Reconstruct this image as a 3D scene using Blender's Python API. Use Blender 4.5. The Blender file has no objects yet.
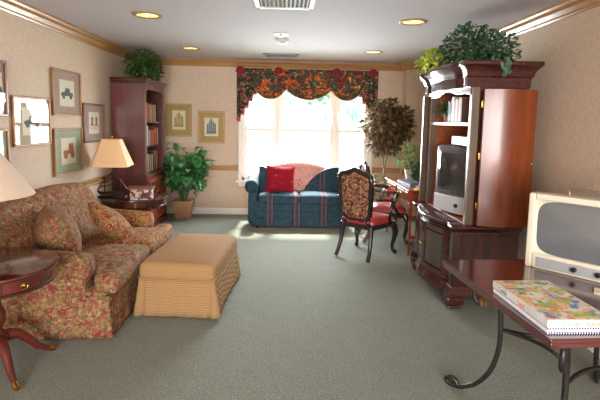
import bpy, math, random
from mathutils import Vector, Matrix
PI = math.pi
sc = bpy.context.scene
COL = sc.collection
RND = random.Random(7)

# ------------------------------------------------------------------ materials
MATS = {}
def newmat(name):
    m = bpy.data.materials.new(name); m.use_nodes = True
    nt = m.node_tree; b = nt.nodes['Principled BSDF']
    MATS[name] = m
    return m, nt, b
def rgb(h):
    def f(c):
        c /= 255.0
        return c/12.92 if c <= .04045 else ((c+.055)/1.055)**2.4
    return (f(h[0]), f(h[1]), f(h[2]), 1)
def coords(nt, scale=(1, 1, 1), rot=(0, 0, 0)):
    tc = nt.nodes.new('ShaderNodeTexCoord'); mp = nt.nodes.new('ShaderNodeMapping')
    mp.inputs['Scale'].default_value = scale; mp.inputs['Rotation'].default_value = rot
    nt.links.new(tc.outputs['Object'], mp.inputs['Vector'])
    return mp.outputs['Vector']
def noise(nt, vec, scale, detail=3, dist=0.0, rough=.5):
    n = nt.nodes.new('ShaderNodeTexNoise')
    n.inputs['Scale'].default_value = scale; n.inputs['Detail'].default_value = detail
    n.inputs['Distortion'].default_value = dist; n.inputs['Roughness'].default_value = rough
    nt.links.new(vec, n.inputs['Vector'])
    return n.outputs['Fac']
def ramp(nt, fac, stops, interp='LINEAR'):
    r = nt.nodes.new('ShaderNodeValToRGB'); cr = r.color_ramp; cr.interpolation = interp
    while len(cr.elements) < len(stops): cr.elements.new(.5)
    for e, (p, c) in zip(cr.elements, stops): e.position = p; e.color = c
    nt.links.new(fac, r.inputs['Fac'])
    return r.outputs['Color']
def mixc(nt, fac, a, b):
    m = nt.nodes.new('ShaderNodeMix'); m.data_type = 'RGBA'
    if isinstance(fac, (int, float)): m.inputs[0].default_value = fac
    else: nt.links.new(fac, m.inputs[0])
    for k, s in ((6, a), (7, b)):
        if isinstance(s, tuple): m.inputs[k].default_value = s
        else: nt.links.new(s, m.inputs[k])
    return m.outputs[2]
def math_(nt, op, a, b=None):
    m = nt.nodes.new('ShaderNodeMath'); m.operation = op
    for k, s in ((0, a), (1, b)):
        if s is None: continue
        if isinstance(s, (int, float)): m.inputs[k].default_value = s
        else: nt.links.new(s, m.inputs[k])
    return m.outputs[0]
def bump(nt, b, h, strength=.3, dist=.005):
    n = nt.nodes.new('ShaderNodeBump'); n.inputs['Strength'].default_value = strength
    n.inputs['Distance'].default_value = dist
    nt.links.new(h, n.inputs['Height']); nt.links.new(n.outputs['Normal'], b.inputs['Normal'])
def plain(name, c, rough=.5, metal=0, var=.06, scale=20, spec=.5, coat=0, bmp=0, trans=0):
    m, nt, b = newmat(name)
    c = rgb(c)
    v = coords(nt); f = noise(nt, v, scale)
    lo = tuple(x*(1-var*2) for x in c[:3])+(1,); hi = tuple(min(1, x*(1+var*2)) for x in c[:3])+(1,)
    nt.links.new(ramp(nt, f, [(.3, lo), (.7, hi)]), b.inputs['Base Color'])
    b.inputs['Roughness'].default_value = rough; b.inputs['Metallic'].default_value = metal
    b.inputs['Specular IOR Level'].default_value = spec; b.inputs['Coat Weight'].default_value = coat
    b.inputs['Coat Roughness'].default_value = .08
    if bmp: bump(nt, b, f, bmp)
    return m
def wood(name, dark, light, axis='z', scale=6, rough=.25, coat=.4, var=9):
    m, nt, b = newmat(name)
    s = {'x': (1, var, var), 'y': (var, 1, var), 'z': (var, var, 1)}[axis]
    v = coords(nt, s)
    f = noise(nt, v, scale*.35, 4, .6); g = noise(nt, v, scale*2.2, 2, .2)
    c = ramp(nt, f, [(.28, rgb(dark)), (.72, rgb(light))])
    c2 = mixc(nt, ramp(nt, g, [(.35, (0, 0, 0, 1)), (.75, (.35, .35, .35, 1))]), c, rgb(dark))
    nt.links.new(c2, b.inputs['Base Color'])
    b.inputs['Roughness'].default_value = rough; b.inputs['Coat Weight'].default_value = coat
    b.inputs['Coat Roughness'].default_value = .15
    return m
def blotch(name, base, spots, rough=.9, weave=160, bstr=.2, sheen=.0):
    m, nt, b = newmat(name)
    v = coords(nt); c = rgb(base)
    for i, (sc_, thr, colr, wid) in enumerate(spots):
        mp = nt.nodes.new('ShaderNodeMapping'); mp.inputs['Location'].default_value = (i*3.7, i*1.3, -i*2.1)
        nt.links.new(v, mp.inputs['Vector'])
        f = noise(nt, mp.outputs['Vector'], sc_, 2, .8)
        k = ramp(nt, f, [(thr, (0, 0, 0, 1)), (min(1, thr+wid), (1, 1, 1, 1))])
        c = mixc(nt, k, c, rgb(colr))
    nt.links.new(c, b.inputs['Base Color']); b.inputs['Roughness'].default_value = rough
    b.inputs['Specular IOR Level'].default_value = .2
    b.inputs['Sheen Weight'].default_value = sheen
    if weave: bump(nt, b, noise(nt, v, weave, 2), bstr, .003)
    return m

# walls: two-tone speckled wallpaper
m, nt, b = newmat('wallpaper')
v = coords(nt); f = noise(nt, v, 34, 4, .8, .6); g = noise(nt, v, 90, 2)
c = ramp(nt, f, [(.40, rgb((196, 173, 150))), (.56, rgb((204, 183, 161)))])
nt.links.new(c, b.inputs['Base Color']); b.inputs['Roughness'].default_value = .75; b.inputs['Specular IOR Level'].default_value = .25
bump(nt, b, g, .15, .002)
m, nt, b = newmat('carpet')
v = coords(nt); f = noise(nt, v, 9, 3, .3); g = noise(nt, v, 75, 4, 0, .8)
c1 = ramp(nt, f, [(.3, rgb((137, 140, 126))), (.7, rgb((147, 149, 136)))])
c2 = mixc(nt, ramp(nt, g, [(.35, (0, 0, 0, 1)), (.65, (1, 1, 1, 1))]), rgb((92, 98, 86)), c1)
nt.links.new(c2, b.inputs['Base Color']); b.inputs['Roughness'].default_value = .95; b.inputs['Specular IOR Level'].default_value = .1
b.inputs['Sheen Weight'].default_value = .15
bump(nt, b, g, .6, .008)
plain('ceiling_paint', (188, 181, 185), .85, var=.01)
plain('white_paint', (228, 224, 214), .45, var=.01)
wood('oak_trim', (158, 114, 70), (180, 138, 90), 'y', 5, .35, .2)
plain('lid_white', (216, 212, 214), .35)
wood('oak_trim_x', (158, 114, 70), (180, 138, 90), 'x', 5, .35, .2)
wood('cherry', (70, 24, 17), (100, 38, 26), 'z', rough=.38, coat=.2)
wood('cherry_x', (50, 19, 15), (78, 31, 24), 'x')
wood('cherry_y', (48, 22, 20), (78, 34, 28), 'y', rough=.2)
wood('dark_cherry', (40, 22, 20), (70, 34, 26), 'z', rough=.25)
wood('armoire_door_wood', (98, 42, 17), (142, 68, 30), 'z', 4, .33, .25)
wood('armoire_inside', (128, 62, 28), (168, 88, 42), 'y', 4, .4, .1)
wood('mahogany_top', (62, 22, 20), (92, 36, 30), 'x', 4, .12, .8)
wood('desk_wood', (112, 46, 24), (150, 66, 34), 'y', 5, .25, .4)
wood('black_wood', (20, 14, 13), (40, 26, 22), 'z', 6, .25, .4)
plain('shelf_edge', (168, 160, 146), .4, var=.02)
plain('gilt', (140, 98, 54), .45, .3, .08, 40)
plain('gilt_pale', (166, 134, 82), .5, .2, .06, 60)
plain('dark_frame', (112, 62, 44), .35, 0, .08)
plain('brass', (196, 158, 88), .25, 1, .03)
plain('iron', (58, 54, 52), .4, .7, .15, 60)
plain('bronze', (54, 46, 42), .38, .75, .2, 40)
plain('shade_paper', (216, 192, 168), .8, 0, .02, 6)
plain('shade_tan', (230, 190, 146), .8, 0, .02, 6)
plain('tan_mat', (172, 142, 86), .8, 0, .03)
plain('grey_mat', (176, 152, 128), .8, 0, .03)
plain('sage_mat', (152, 160, 138), .8, 0, .03)
plain('mauve_mat', (168, 138, 128), .8, 0, .03)
plain('paper', (220, 208, 188), .8, 0, .02)
plain('ink_dark', (74, 80, 84), .8, 0, .2, 60)
plain('ink_rust', (156, 92, 60), .8, 0, .2, 60)
plain('ink_gold', (166, 138, 70), .8, 0, .25, 60)
plain('ink_blue', (112, 122, 128), .8, 0, .2, 60)
plain('plastic_ivory', (204, 195, 174), .35, 0, .02)
plain('plastic_silver', (196, 196, 198), .35, .1, .02)
wood('window_sheen_wood', (84, 66, 54), (112, 92, 76), 'z', rough=.35)  # armoire cherry with the grey window highlight put into its colour
plain('plastic_grey', (92, 92, 94), .35, 0, .03)
plain('recorder_grey', (122, 120, 118), .4, 0, .02)
plain('plastic_black', (26, 26, 28), .3, 0, .03)
plain('chrome', (190, 188, 184), .2, 1, .02)
plain('panel_grey', (148, 148, 150), .4, 0, .02)
plain('red_plastic', (176, 40, 40), .4, 0, .04)
plain('screen_glass', (98, 100, 102), .12, 0, .015, 3, coat=.6)
plain('crt_dark', (58, 56, 56), .06, 0, .04, 3, coat=1)
plain('terracotta', (176, 132, 96), .8, 0, .06, 30, bmp=.2)
plain('soil', (58, 42, 30), .95, 0, .2, 50, bmp=.5)
plain('bark', (128, 104, 82), .85, 0, .2, 40, bmp=.5)
plain('stem_green', (70, 92, 46), .7, 0, .1)
plain('piping_dark', (36, 40, 58), .8)
plain('red_leather', (158, 46, 50), .38, 0, .08, 12, coat=.15, bmp=.15)
plain('keyboard_grey', (96, 102, 122), .5, 0, .05)
plain('keys_dark', (48, 52, 66), .5, 0, .05)
plain('yellow_paper', (226, 176, 52), .7, 0, .04)
plain('cream_card', (232, 222, 196), .7, 0, .03)
plain('vent_white', (222, 220, 208), .5, 0, .02)
plain('vent_dark', (92, 90, 92), .6, 0, .05)
plain('duct_dark', (40, 40, 42), .8, 0, .05)
plain('red_velvet', (138, 22, 34), .8, 0, .12, 30, bmp=.3)
plain('pink_trim', (188, 84, 100), .8, 0, .1, 60)
plain('cream_fringe', (226, 208, 180), .85, 0, .08, 90, bmp=.5)
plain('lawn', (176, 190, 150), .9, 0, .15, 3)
plain('tree_bark', (186, 182, 172), .9, 0, .2, 8)
plain('house_siding', (200, 196, 190), .8, 0, .03)
plain('house_roof', (120, 116, 118), .8, 0, .08)
blotch('floral_gold', (160, 118, 72), [(34, .50, (114, 88, 54), .09), (27, .52, (150, 74, 52), .08), (33, .55, (88, 90, 56), .07), (44, .56, (188, 148, 92), .08), (25, .57, (130, 50, 42), .07), (60, .60, (84, 60, 50), .08)])
blotch('floral_red', (138, 108, 70), [(30, .50, (106, 90, 60), .09), (24, .52, (142, 76, 60), .08), (32, .57, (84, 88, 62), .07), (42, .57, (168, 136, 94), .08), (24, .555, (122, 54, 50), .07), (56, .60, (84, 62, 56), .08)])
blotch('valance_print', (70, 74, 60), [(8, .54, (112, 42, 38), .05), (9, .56, (196, 92, 46), .05), (13, .60, (222, 146, 74), .05), (19, .58, (44, 54, 42), .05), (30, .64, (180, 150, 104), .05)])
blotch('jabot_print', (44, 52, 44), [(10, .54, (112, 54, 56), .03), (13, .57, (158, 92, 84), .03), (15, .58, (72, 92, 66), .03), (24, .62, (196, 150, 112), .03)])
blotch('tapestry', (72, 42, 36), [(30, .48, (150, 110, 82), .04), (40, .56, (112, 50, 44), .04), (36, .60, (180, 146, 108), .04)])
blotch('pink_damask', (200, 156, 142), [(22, .52, (212, 164, 148), .05), (30, .58, (178, 116, 108), .05)])
blotch('red_cushion', (142, 20, 38), [(26, .68, (206, 122, 92), .02), (12, .58, (160, 30, 48), .1)])
blotch('game_art', (226, 176, 128), [(14, .50, (230, 200, 130), .06), (11, .53, (158, 190, 106), .05), (15, .60, (222, 142, 104), .05), (11, .60, (92, 148, 196), .03), (20, .54, (228, 222, 212), .06), (19, .64, (190, 84, 120), .03), (24, .62, (96, 128, 74), .03)], rough=.3, weave=0, sheen=0)
blotch('box_print', (196, 178, 166), [(16, .52, (96, 52, 50), .03), (24, .58, (62, 44, 46), .03), (20, .62, (226, 216, 204), .03)], rough=.5, weave=0, sheen=0)
# blue plaid-stripe upholstery: burgundy/cream stripes across local x
def stripe_fab(name, base, scale=2.6, zs=0.0):
    m, nt, b = newmat(name)
    tc = nt.nodes.new('ShaderNodeTexCoord'); sp = nt.nodes.new('ShaderNodeSeparateXYZ')
    nt.links.new(tc.outputs['Object'], sp.inputs[0])
    fx = math_(nt, 'FRACT', math_(nt, 'ADD', math_(nt, 'MULTIPLY', sp.outputs['X'], scale), .62))
    R, N, P = rgb((84, 50, 60)), rgb((32, 42, 58)), rgb((116, 90, 92))
    c = ramp(nt, fx, [(0, rgb(base)), (.36, N), (.40, R), (.44, P), (.47, R), (.53, rgb(base)), (.56, R), (.60, P), (.64, N), (.68, rgb(base))], 'CONSTANT')
    v = coords(nt)
    f = noise(nt, v, 26, 3, .6)
    c = mixc(nt, ramp(nt, f, [(.4, (0, 0, 0, 1)), (.62, (.4, .4, .4, 1))]), c, rgb((60, 92, 98)))
    nt.links.new(c, b.inputs['Base Color']); b.inputs['Roughness'].default_value = .85; b.inputs['Specular IOR Level'].default_value = .25
    bump(nt, b, noise(nt, v, 150, 2), .2, .003)
stripe_fab('blue_stripe', (40, 62, 76))
# small check for the ottoman: gold ground with dark dots on a diagonal lattice
def check_fab(name, a, bcol, sc_, amt=1.0):
    m, nt, b = newmat(name)
    v = coords(nt, (1, 1, 1), (0, 0, 0))
    tc = nt.nodes.new('ShaderNodeTexCoord'); sp = nt.nodes.new('ShaderNodeSeparateXYZ')
    nt.links.new(tc.outputs['Object'], sp.inputs[0])
    s = math_(nt, 'ADD', math_(nt, 'ADD', sp.outputs['X'], sp.outputs['Y']), sp.outputs['Z'])
    d = math_(nt, 'SUBTRACT', math_(nt, 'SUBTRACT', sp.outputs['X'], sp.outputs['Y']), math_(nt, 'MULTIPLY', sp.outputs['Z'], .3))
    w1 = math_(nt, 'SINE', math_(nt, 'MULTIPLY', s, sc_)); w2 = math_(nt, 'SINE', math_(nt, 'MULTIPLY', d, sc_))
    p = math_(nt, 'MULTIPLY', w1, w2)
    k = ramp(nt, p, [(.05, (0, 0, 0, 1)), (.35, (amt, amt, amt, 1))])
    c = mixc(nt, k, rgb(a), rgb(bcol))
    f = noise(nt, v, 5, 2)
    nt.links.new(c, b.inputs['Base Color']); b.inputs['Roughness'].default_value = .9; b.inputs['Specular IOR Level'].default_value = .2
    bump(nt, b, f, .2, .01)
check_fab('check_gold', (172, 136, 94), (112, 82, 54), 300)
check_fab('check_top', (168, 130, 88), (136, 102, 68), 300)
check_fab('game_check', (236, 236, 240), (38, 52, 112), 300)
def leafmat(name, cols, rough=.45, trans=.25):
    m, nt, b = newmat(name)
    g = nt.nodes.new('ShaderNodeNewGeometry')
    n = len(cols)
    c = ramp(nt, g.outputs['Random Per Island'], [(i/max(1, n-1), rgb(k)) for i, k in enumerate(cols)])
    nt.links.new(c, b.inputs['Base Color']); b.inputs['Roughness'].default_value = rough
    tr = nt.nodes.new('ShaderNodeBsdfTranslucent'); nt.links.new(c, tr.inputs['Color'])
    mx = nt.nodes.new('ShaderNodeMixShader'); mx.inputs[0].default_value = trans
    out = nt.nodes['Material Output']
    nt.links.new(b.outputs[0], mx.inputs[1]); nt.links.new(tr.outputs[0], mx.inputs[2]); nt.links.new(mx.outputs[0], out.inputs['Surface'])
leafmat('leaf_ivy', [(34, 66, 42), (62, 96, 60), (48, 84, 50), (96, 124, 88)])
leafmat('leaf_ivy_grey', [(52, 84, 60), (84, 112, 84), (66, 98, 70), (120, 140, 112)])
leafmat('leaf_bush', [(36, 66, 26), (72, 108, 46), (52, 88, 36), (98, 128, 62)])
leafmat('leaf_lime', [(140, 168, 44), (188, 200, 66), (104, 146, 40)])
leafmat('leaf_broad', [(34, 92, 46), (74, 150, 80), (50, 116, 60), (150, 200, 150)], .3)
leafmat('leaf_ficus', [(52, 56, 34), (112, 64, 52), (74, 84, 46), (140, 116, 70), (88, 52, 50)], .4, .3)
leafmat('leaf_pothos', [(84, 122, 58), (124, 156, 82), (70, 106, 50)], .4, .4)
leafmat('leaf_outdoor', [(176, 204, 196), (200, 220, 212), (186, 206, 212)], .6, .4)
leafmat('leaf_dark', [(40, 66, 40), (70, 96, 62)], .45)
def glassmat(name, tint=(1, 1, 1, 1), ior=1.5):
    m, nt, b = newmat(name); nt.nodes.remove(b)
    fr = nt.nodes.new('ShaderNodeFresnel'); fr.inputs['IOR'].default_value = ior
    t = nt.nodes.new('ShaderNodeBsdfTransparent'); t.inputs['Color'].default_value = tint
    gl = nt.nodes.new('ShaderNodeBsdfGlossy'); gl.inputs['Roughness'].default_value = .015
    mx = nt.nodes.new('ShaderNodeMixShader'); out = nt.nodes['Material Output']
    ge = nt.nodes.new('ShaderNodeNewGeometry')
    nt.links.new(math_(nt, 'MULTIPLY', fr.outputs[0], math_(nt, 'SUBTRACT', 1.0, ge.outputs['Backfacing'])), mx.inputs[0]); nt.links.new(t.outputs[0], mx.inputs[1]); nt.links.new(gl.outputs[0], mx.inputs[2])
    nt.links.new(mx.outputs[0], out.inputs['Surface'])
glassmat('glass', (.97, .98, .97, 1))
glassmat('picture_glass', (.97, .98, .97, 1), 1.32)
def emis(name, c, s):
    m, nt, b = newmat(name)
    b.inputs['Base Color'].default_value = rgb(c)
    v = coords(nt, (1, .25, 1)); f = noise(nt, v, 26, 2)
    k = ramp(nt, f, [(.42, rgb((214, 128, 56))), (.56, rgb((255, 236, 176)))])
    nt.links.new(k, b.inputs['Emission Color']); b.inputs['Emission Strength'].default_value = s
emis('lamp_glow', (255, 220, 160), 1.25)

# ------------------------------------------------------------------ mesh builder
class MB:
    def __init__(s): s.v = []; s.f = []
    def add(s, vs, fs):
        o = len(s.v); s.v += [tuple(p) for p in vs]; s.f += [tuple(o+i for i in f) for f in fs]; return s
    def box(s, c, d, rz=0, M=None):
        x, y, z = d[0]/2, d[1]/2, d[2]/2
        vs = [Vector((a*x, b*y, e*z)) for a in (-1, 1) for b in (-1, 1) for e in (-1, 1)]
        if rz: vs = [Matrix.Rotation(rz, 3, 'Z') @ p for p in vs]
        if M: vs = [M @ p for p in vs]
        vs = [p+Vector(c) for p in vs]
        return s.add(vs, [(0, 1, 3, 2), (4, 6, 7, 5), (0, 4, 5, 1), (2, 3, 7, 6), (0, 2, 6, 4), (1, 5, 7, 3)])
    def bb(s, x0, x1, y0, y1, z0, z1): return s.box(((x0+x1)/2, (y0+y1)/2, (z0+z1)/2), (abs(x1-x0), abs(y1-y0), abs(z1-z0)))
    def rbox(s, c, d, r=.03, n=8, crown=0, rz=0, M=None, sag=0, wob=0):
        # rounded, cushion-like block
        hx, hy, hz = d[0]/2, d[1]/2, d[2]/2; r = min(r, hx, hy, hz)
        idx = {}; vs = []; fs = []
        def q(t, h):  # grid parameter concentrated at edges
            u = t/n*2-1
            k = 1-r/h if h > r else 0
            a = abs(u); sgn = 1 if u >= 0 else -1
            # map: half the samples in the rim
            lim = .6
            w = a/lim*k if a < lim else k+(a-lim)/(1-lim)*(1-k)
            return sgn*w*h
        def vert(i, j, k):
            key = (i, j, k)
            if key in idx: return idx[key]
            p = Vector((q(i, hx), q(j, hy), q(k, hz)))
            inn = Vector((max(-(hx-r), min(hx-r, p.x)), max(-(hy-r), min(hy-r, p.y)), max(-(hz-r), min(hz-r, p.z))))
            dd = p-inn
            if dd.length > 1e-9:
                m = max(abs(dd.x), abs(dd.y), abs(dd.z)); dd = dd.normalized()*m
                p = inn+dd
            ux, uy = p.x/hx, p.y/hy
            if crown: p.z += crown*(1-ux*ux)*(1-uy*uy)*(1 if p.z > 0 else -.3)
            if sag: p.z -= sag*(ux*ux)
            if wob: p += Vector((math.sin(p.y*31+p.z*17), math.sin(p.x*27+p.z*23+1), math.sin(p.x*19+p.y*25+2)))*wob
            if M: p = M @ p
            elif rz: p = Matrix.Rotation(rz, 3, 'Z') @ p
            idx[key] = len(vs); vs.append(p+Vector(c)); return idx[key]
        for a in range(n):
            for b_ in range(n):
                for lo in (0, n):
                    f1 = (vert(lo, a, b_), vert(lo, a+1, b_), vert(lo, a+1, b_+1), vert(lo, a, b_+1))
                    f2 = (vert(a, lo, b_), vert(a, lo, b_+1), vert(a+1, lo, b_+1), vert(a+1, lo, b_))
                    f3 = (vert(a, b_, lo), vert(a+1, b_, lo), vert(a+1, b_+1, lo), vert(a, b_+1, lo))
                    for f in (f1, f2, f3): fs.append(f if lo else f[::-1])
        return s.add(vs, fs)
    def prism(s, poly, axis, lo, hi):
        # poly: list of 2-D points; axis: extrusion axis
        n = len(poly)
        def P(a, b, t):
            return {'x': (t, a, b), 'y': (a, t, b), 'z': (a, b, t)}[axis]
        vs = [P(a, b, lo) for a, b in poly]+[P(a, b, hi) for a, b in poly]
        fs = [tuple(range(n)), tuple(range(2*n-1, n-1, -1))]+[(i, (i+1) % n, n+(i+1) % n, n+i) for i in range(n)]
        return s.add(vs, fs)
    def lathe(s, prof, c=(0, 0, 0), seg=24, sx=1, sy=1, rot=0, a0=0, a1=2*PI):
        full = abs(a1-a0-2*PI) < 1e-6; n = len(prof); vs = []; fs = []
        m = seg if full else seg+1
        for k in range(m):
            t = rot+a0+(a1-a0)*k/seg
            for r, z in prof: vs.append((c[0]+r*math.cos(t)*sx, c[1]+r*math.sin(t)*sy, c[2]+z))
        for k in range(seg):
            k2 = (k+1) % m
            for i in range(n-1): fs.append((k*n+i, k2*n+i, k2*n+i+1, k*n+i+1))
        if full:
            if prof[0][0] > 1e-6: fs.append(tuple(k*n for k in range(m))[::-1])
            if prof[-1][0] > 1e-6: fs.append(tuple(k*n+n-1 for k in range(m)))
        return s.add(vs, fs)
    def tube(s, pts, rad, seg=8, flat=1.0):
        pts = [Vector(p) for p in pts]; n = len(pts)
        rad = [rad]*n if isinstance(rad, (int, float)) else rad
        vs = []; fs = []; up = None
        for i in range(n):
            t = (pts[min(n-1, i+1)]-pts[max(0, i-1)]).normalized()
            if up is None:
                up = Vector((0, 0, 1)) if abs(t.z) < .9 else Vector((1, 0, 0))
            a = t.cross(up).normalized(); up = a.cross(t).normalized()
            for k in range(seg):
                w = 2*PI*k/seg
                vs.append(pts[i]+a*math.cos(w)*rad[i]+up*math.sin(w)*rad[i]*flat)
        for i in range(n-1):
            for k in range(seg):
                k2 = (k+1) % seg
                fs.append((i*seg+k, i*seg+k2, (i+1)*seg+k2, (i+1)*seg+k))
        fs.append(tuple(range(seg))[::-1]); fs.append(tuple((n-1)*seg+k for k in range(seg)))
        return s.add(vs, fs)
    def grid(s, fn, nu, nv):
        vs = [fn(i/nu, j/nv) for i in range(nu+1) for j in range(nv+1)]
        return s.add(vs, [(i*(nv+1)+j, (i+1)*(nv+1)+j, (i+1)*(nv+1)+j+1, i*(nv+1)+j+1) for i in range(nu) for j in range(nv)])
    def sphere(s, c, r, seg=12, sz=1):
        prof = [(r*math.sin(PI*i/8), -r*math.cos(PI*i/8)*sz) for i in range(9)]
        prof[0] = (0, prof[0][1]); prof[-1] = (0, prof[-1][1])
        return s.lathe(prof, c, seg)
    def leaf(s, p, d, up, L, W, fold=.25, tip=0.0):
        d = d.normalized(); a = d.cross(up)
        if a.length < 1e-4: a = d.cross(Vector((1, 0, 0)))
        a.normalize(); n = a.cross(d).normalized()
        vs = [p, p+d*L*.3+a*W*.42+n*L*fold*.3, p+d*L*.62+a*W*.46+n*L*fold*.22, p+d*L-n*L*tip,
              p+d*L*.62-a*W*.46+n*L*fold*.22, p+d*L*.3-a*W*.42+n*L*fold*.3, p+d*L*.5]
        return s.add(vs, [(0, 1, 6), (1, 2, 6), (2, 3, 6), (3, 4, 6), (4, 5, 6), (5, 0, 6)])
    def build(s, name, mat, parent=None, smooth=True, bevel=0, sub=0, solid=0, loc=None, rz=0, angle=40):
        me = bpy.data.meshes.new(name); me.from_pydata([tuple(p) for p in s.v], [], s.f); me.update()
        o = bpy.data.objects.new(name, me); COL.objects.link(o)
        import bmesh
        bm = bmesh.new(); bm.from_mesh(me); bmesh.ops.recalc_face_normals(bm, faces=bm.faces) if len(s.f) < 4000 else None; bm.to_mesh(me); bm.free()
        me.materials.append(MATS[mat])
        if parent: o.parent = parent
        if loc: o.location = loc
        o.rotation_euler.z = rz
        if smooth:
            try: me.shade_auto = None
            except Exception: pass
            for p in me.polygons: p.use_smooth = True
            if angle < 180:
                try: me.set_sharp_from_angle(angle=math.radians(angle))
                except Exception: pass
        if solid:
            k = o.modifiers.new('solid', 'SOLIDIFY'); k.thickness = solid; k.offset = 0
        if bevel:
            k = o.modifiers.new('bev', 'BEVEL'); k.width = bevel; k.segments = 2; k.limit_method = 'ANGLE'; k.angle_limit = math.radians(35)
        if sub:
            k = o.modifiers.new('sub', 'SUBSURF'); k.levels = sub; k.render_levels = sub
        return o
def thing(name, label, cat, loc=(0, 0, 0), rz=0, group=None):
    o = bpy.data.objects.new(name, None); COL.objects.link(o); o.location = loc; o.rotation_euler.z = rz
    o.empty_display_size = .1
    return tag(o, label, cat, group)
def tag(o, label, cat, group=None, kind=None):
    o['label'] = label; o['category'] = cat
    if group: o['group'] = group
    if kind: o['kind'] = kind
    return o
def struct(o): o['kind'] = 'structure'; return o
def children(o): return [c for c in bpy.data.objects if c.parent == o]
def dup(root, loc, rz, label, group=None):
    def cp(o, par):
        c = o.copy(); COL.objects.link(c)
        if par: c.parent = par
        for ch in children(o): cp(ch, c)
        return c
    r = cp(root, None); r.location = loc; r.rotation_euler.z = rz; r['label'] = label
    if group: r['group'] = group
    return r
def textmesh(name, txt, size, mat, parent, M, ext=.0008):
    cu = bpy.data.curves.new(name, 'FONT'); cu.body = txt; cu.size = size; cu.extrude = ext; cu.align_x = 'CENTER'; cu.align_y = 'CENTER'
    t = bpy.data.objects.new(name, cu); COL.objects.link(t)
    dg = bpy.context.evaluated_depsgraph_get(); me = bpy.data.meshes.new_from_object(t.evaluated_get(dg))
    bpy.data.objects.remove(t)
    me.materials.clear(); me.materials.append(MATS[mat])
    o = bpy.data.objects.new(name, me); COL.objects.link(o); o.parent = parent; o.matrix_local = M
    return o

# ------------------------------------------------------------------ room
XL, XR, YB, YF, H = -2.26, 2.13, 7.3, -4.0, 2.45
T = .15
WX0, WX1, WZ0, WZ1 = -.68, 1.36, .56, 2.22       # view window opening
struct(MB().bb(XL-T, XR+T, YF-T, YB+T, -.1, 0).build('floor', 'carpet', smooth=False))
struct(MB().bb(XL-T, XR+T, YF-T, YB+T, H, H+.12).build('ceiling', 'ceiling_paint', smooth=False))
struct(MB().bb(XL-T, XL, YF-T, YB+T, 0, H).build('wall_left', 'wallpaper', smooth=False))
struct(MB().bb(XR, XR+T, YF-T, YB+T, 0, H).build('wall_right', 'wallpaper', smooth=False))
w = MB(); w.bb(XL, WX0, YB, YB+T, 0, H); w.bb(WX1, XR, YB, YB+T, 0, H); w.bb(WX0, WX1, YB, YB+T, 0, WZ0); w.bb(WX0, WX1, YB, YB+T, WZ1, H)
struct(w.build('wall_back', 'wallpaper', smooth=False))
FX0, FX1, FZ0, FZ1 = -1.75, 1.65, .5, 2.25
w = MB(); w.bb(XL, FX0, YF-T, YF, 0, H); w.bb(FX1, XR, YF-T, YF, 0, H); w.bb(FX0, FX1, YF-T, YF, 0, FZ0); w.bb(FX0, FX1, YF-T, YF, FZ1, H)
struct(w.build('wall_front', 'wallpaper', smooth=False))
CX, CY = 1.875, 7.08      # boxed-in corner chase
struct(MB().bb(CX, XR, CY, YB, 0, H).build('wall_corner', 'wallpaper', smooth=False))
# crown moulding
def crown_prof(d):
    return [(0, H-.105), (.012*d, H-.105), (.018*d, H-.09), (.03*d, H-.082), (.045*d, H-.05), (.07*d, H-.03), (.078*d, H-.015), (.09*d, H-.012), (.09*d, H-.001), (0, H-.001)]
n = 1
def trimrun(axis, sgn, at, lo, hi, prof, mat, name):
    poly = [(at+sgn*a, z) for a, z in prof]
    return struct(MB().prism(poly, axis, lo, hi).build(name, mat, smooth=False))
CP = crown_prof(1)
trimrun('y', 1, XL, YF, YB, CP, 'oak_trim', 'trim_1')
trimrun('y', -1, XR, YF, CY, CP, 'oak_trim', 'trim_2')
trimrun('x', -1, YB, XL, CX, CP, 'oak_trim_x', 'trim_3')
trimrun('x', -1, CY, CX-.09, XR, CP, 'oak_trim_x', 'trim_4')
trimrun('y', -1, CX, CY, YB, CP, 'oak_trim', 'trim_5')
RP = [(0, .715), (.014, .715), (.02, .73), (.014, .745), (.018, .775), (.024, .79), (.018, .8), (0, .8)]
trimrun('y', 1, XL, YF, YB, RP, 'oak_trim', 'trim_6')
trimrun('y', -1, XR, YF, CY, RP, 'oak_trim', 'trim_7')
trimrun('x', -1, YB, XL, WX0-.06, RP, 'oak_trim_x', 'trim_8')
trimrun('x', -1, YB, WX1+.06, CX, RP, 'oak_trim_x', 'trim_9')
trimrun('x', -1, CY, CX-.02, XR, RP, 'oak_trim_x', 'trim_10')
BP = [(0, 0), (.016, 0), (.016, .085), (.010, .10), (0, .10)]
trimrun('y', 1, XL, YF, YB, BP, 'white_paint', 'baseboard_left')
trimrun('y', -1, XR, YF, CY, BP, 'white_paint', 'baseboard_right')
trimrun('x', -1, YB, XL, CX, BP, 'white_paint', 'baseboard_back')
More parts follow.
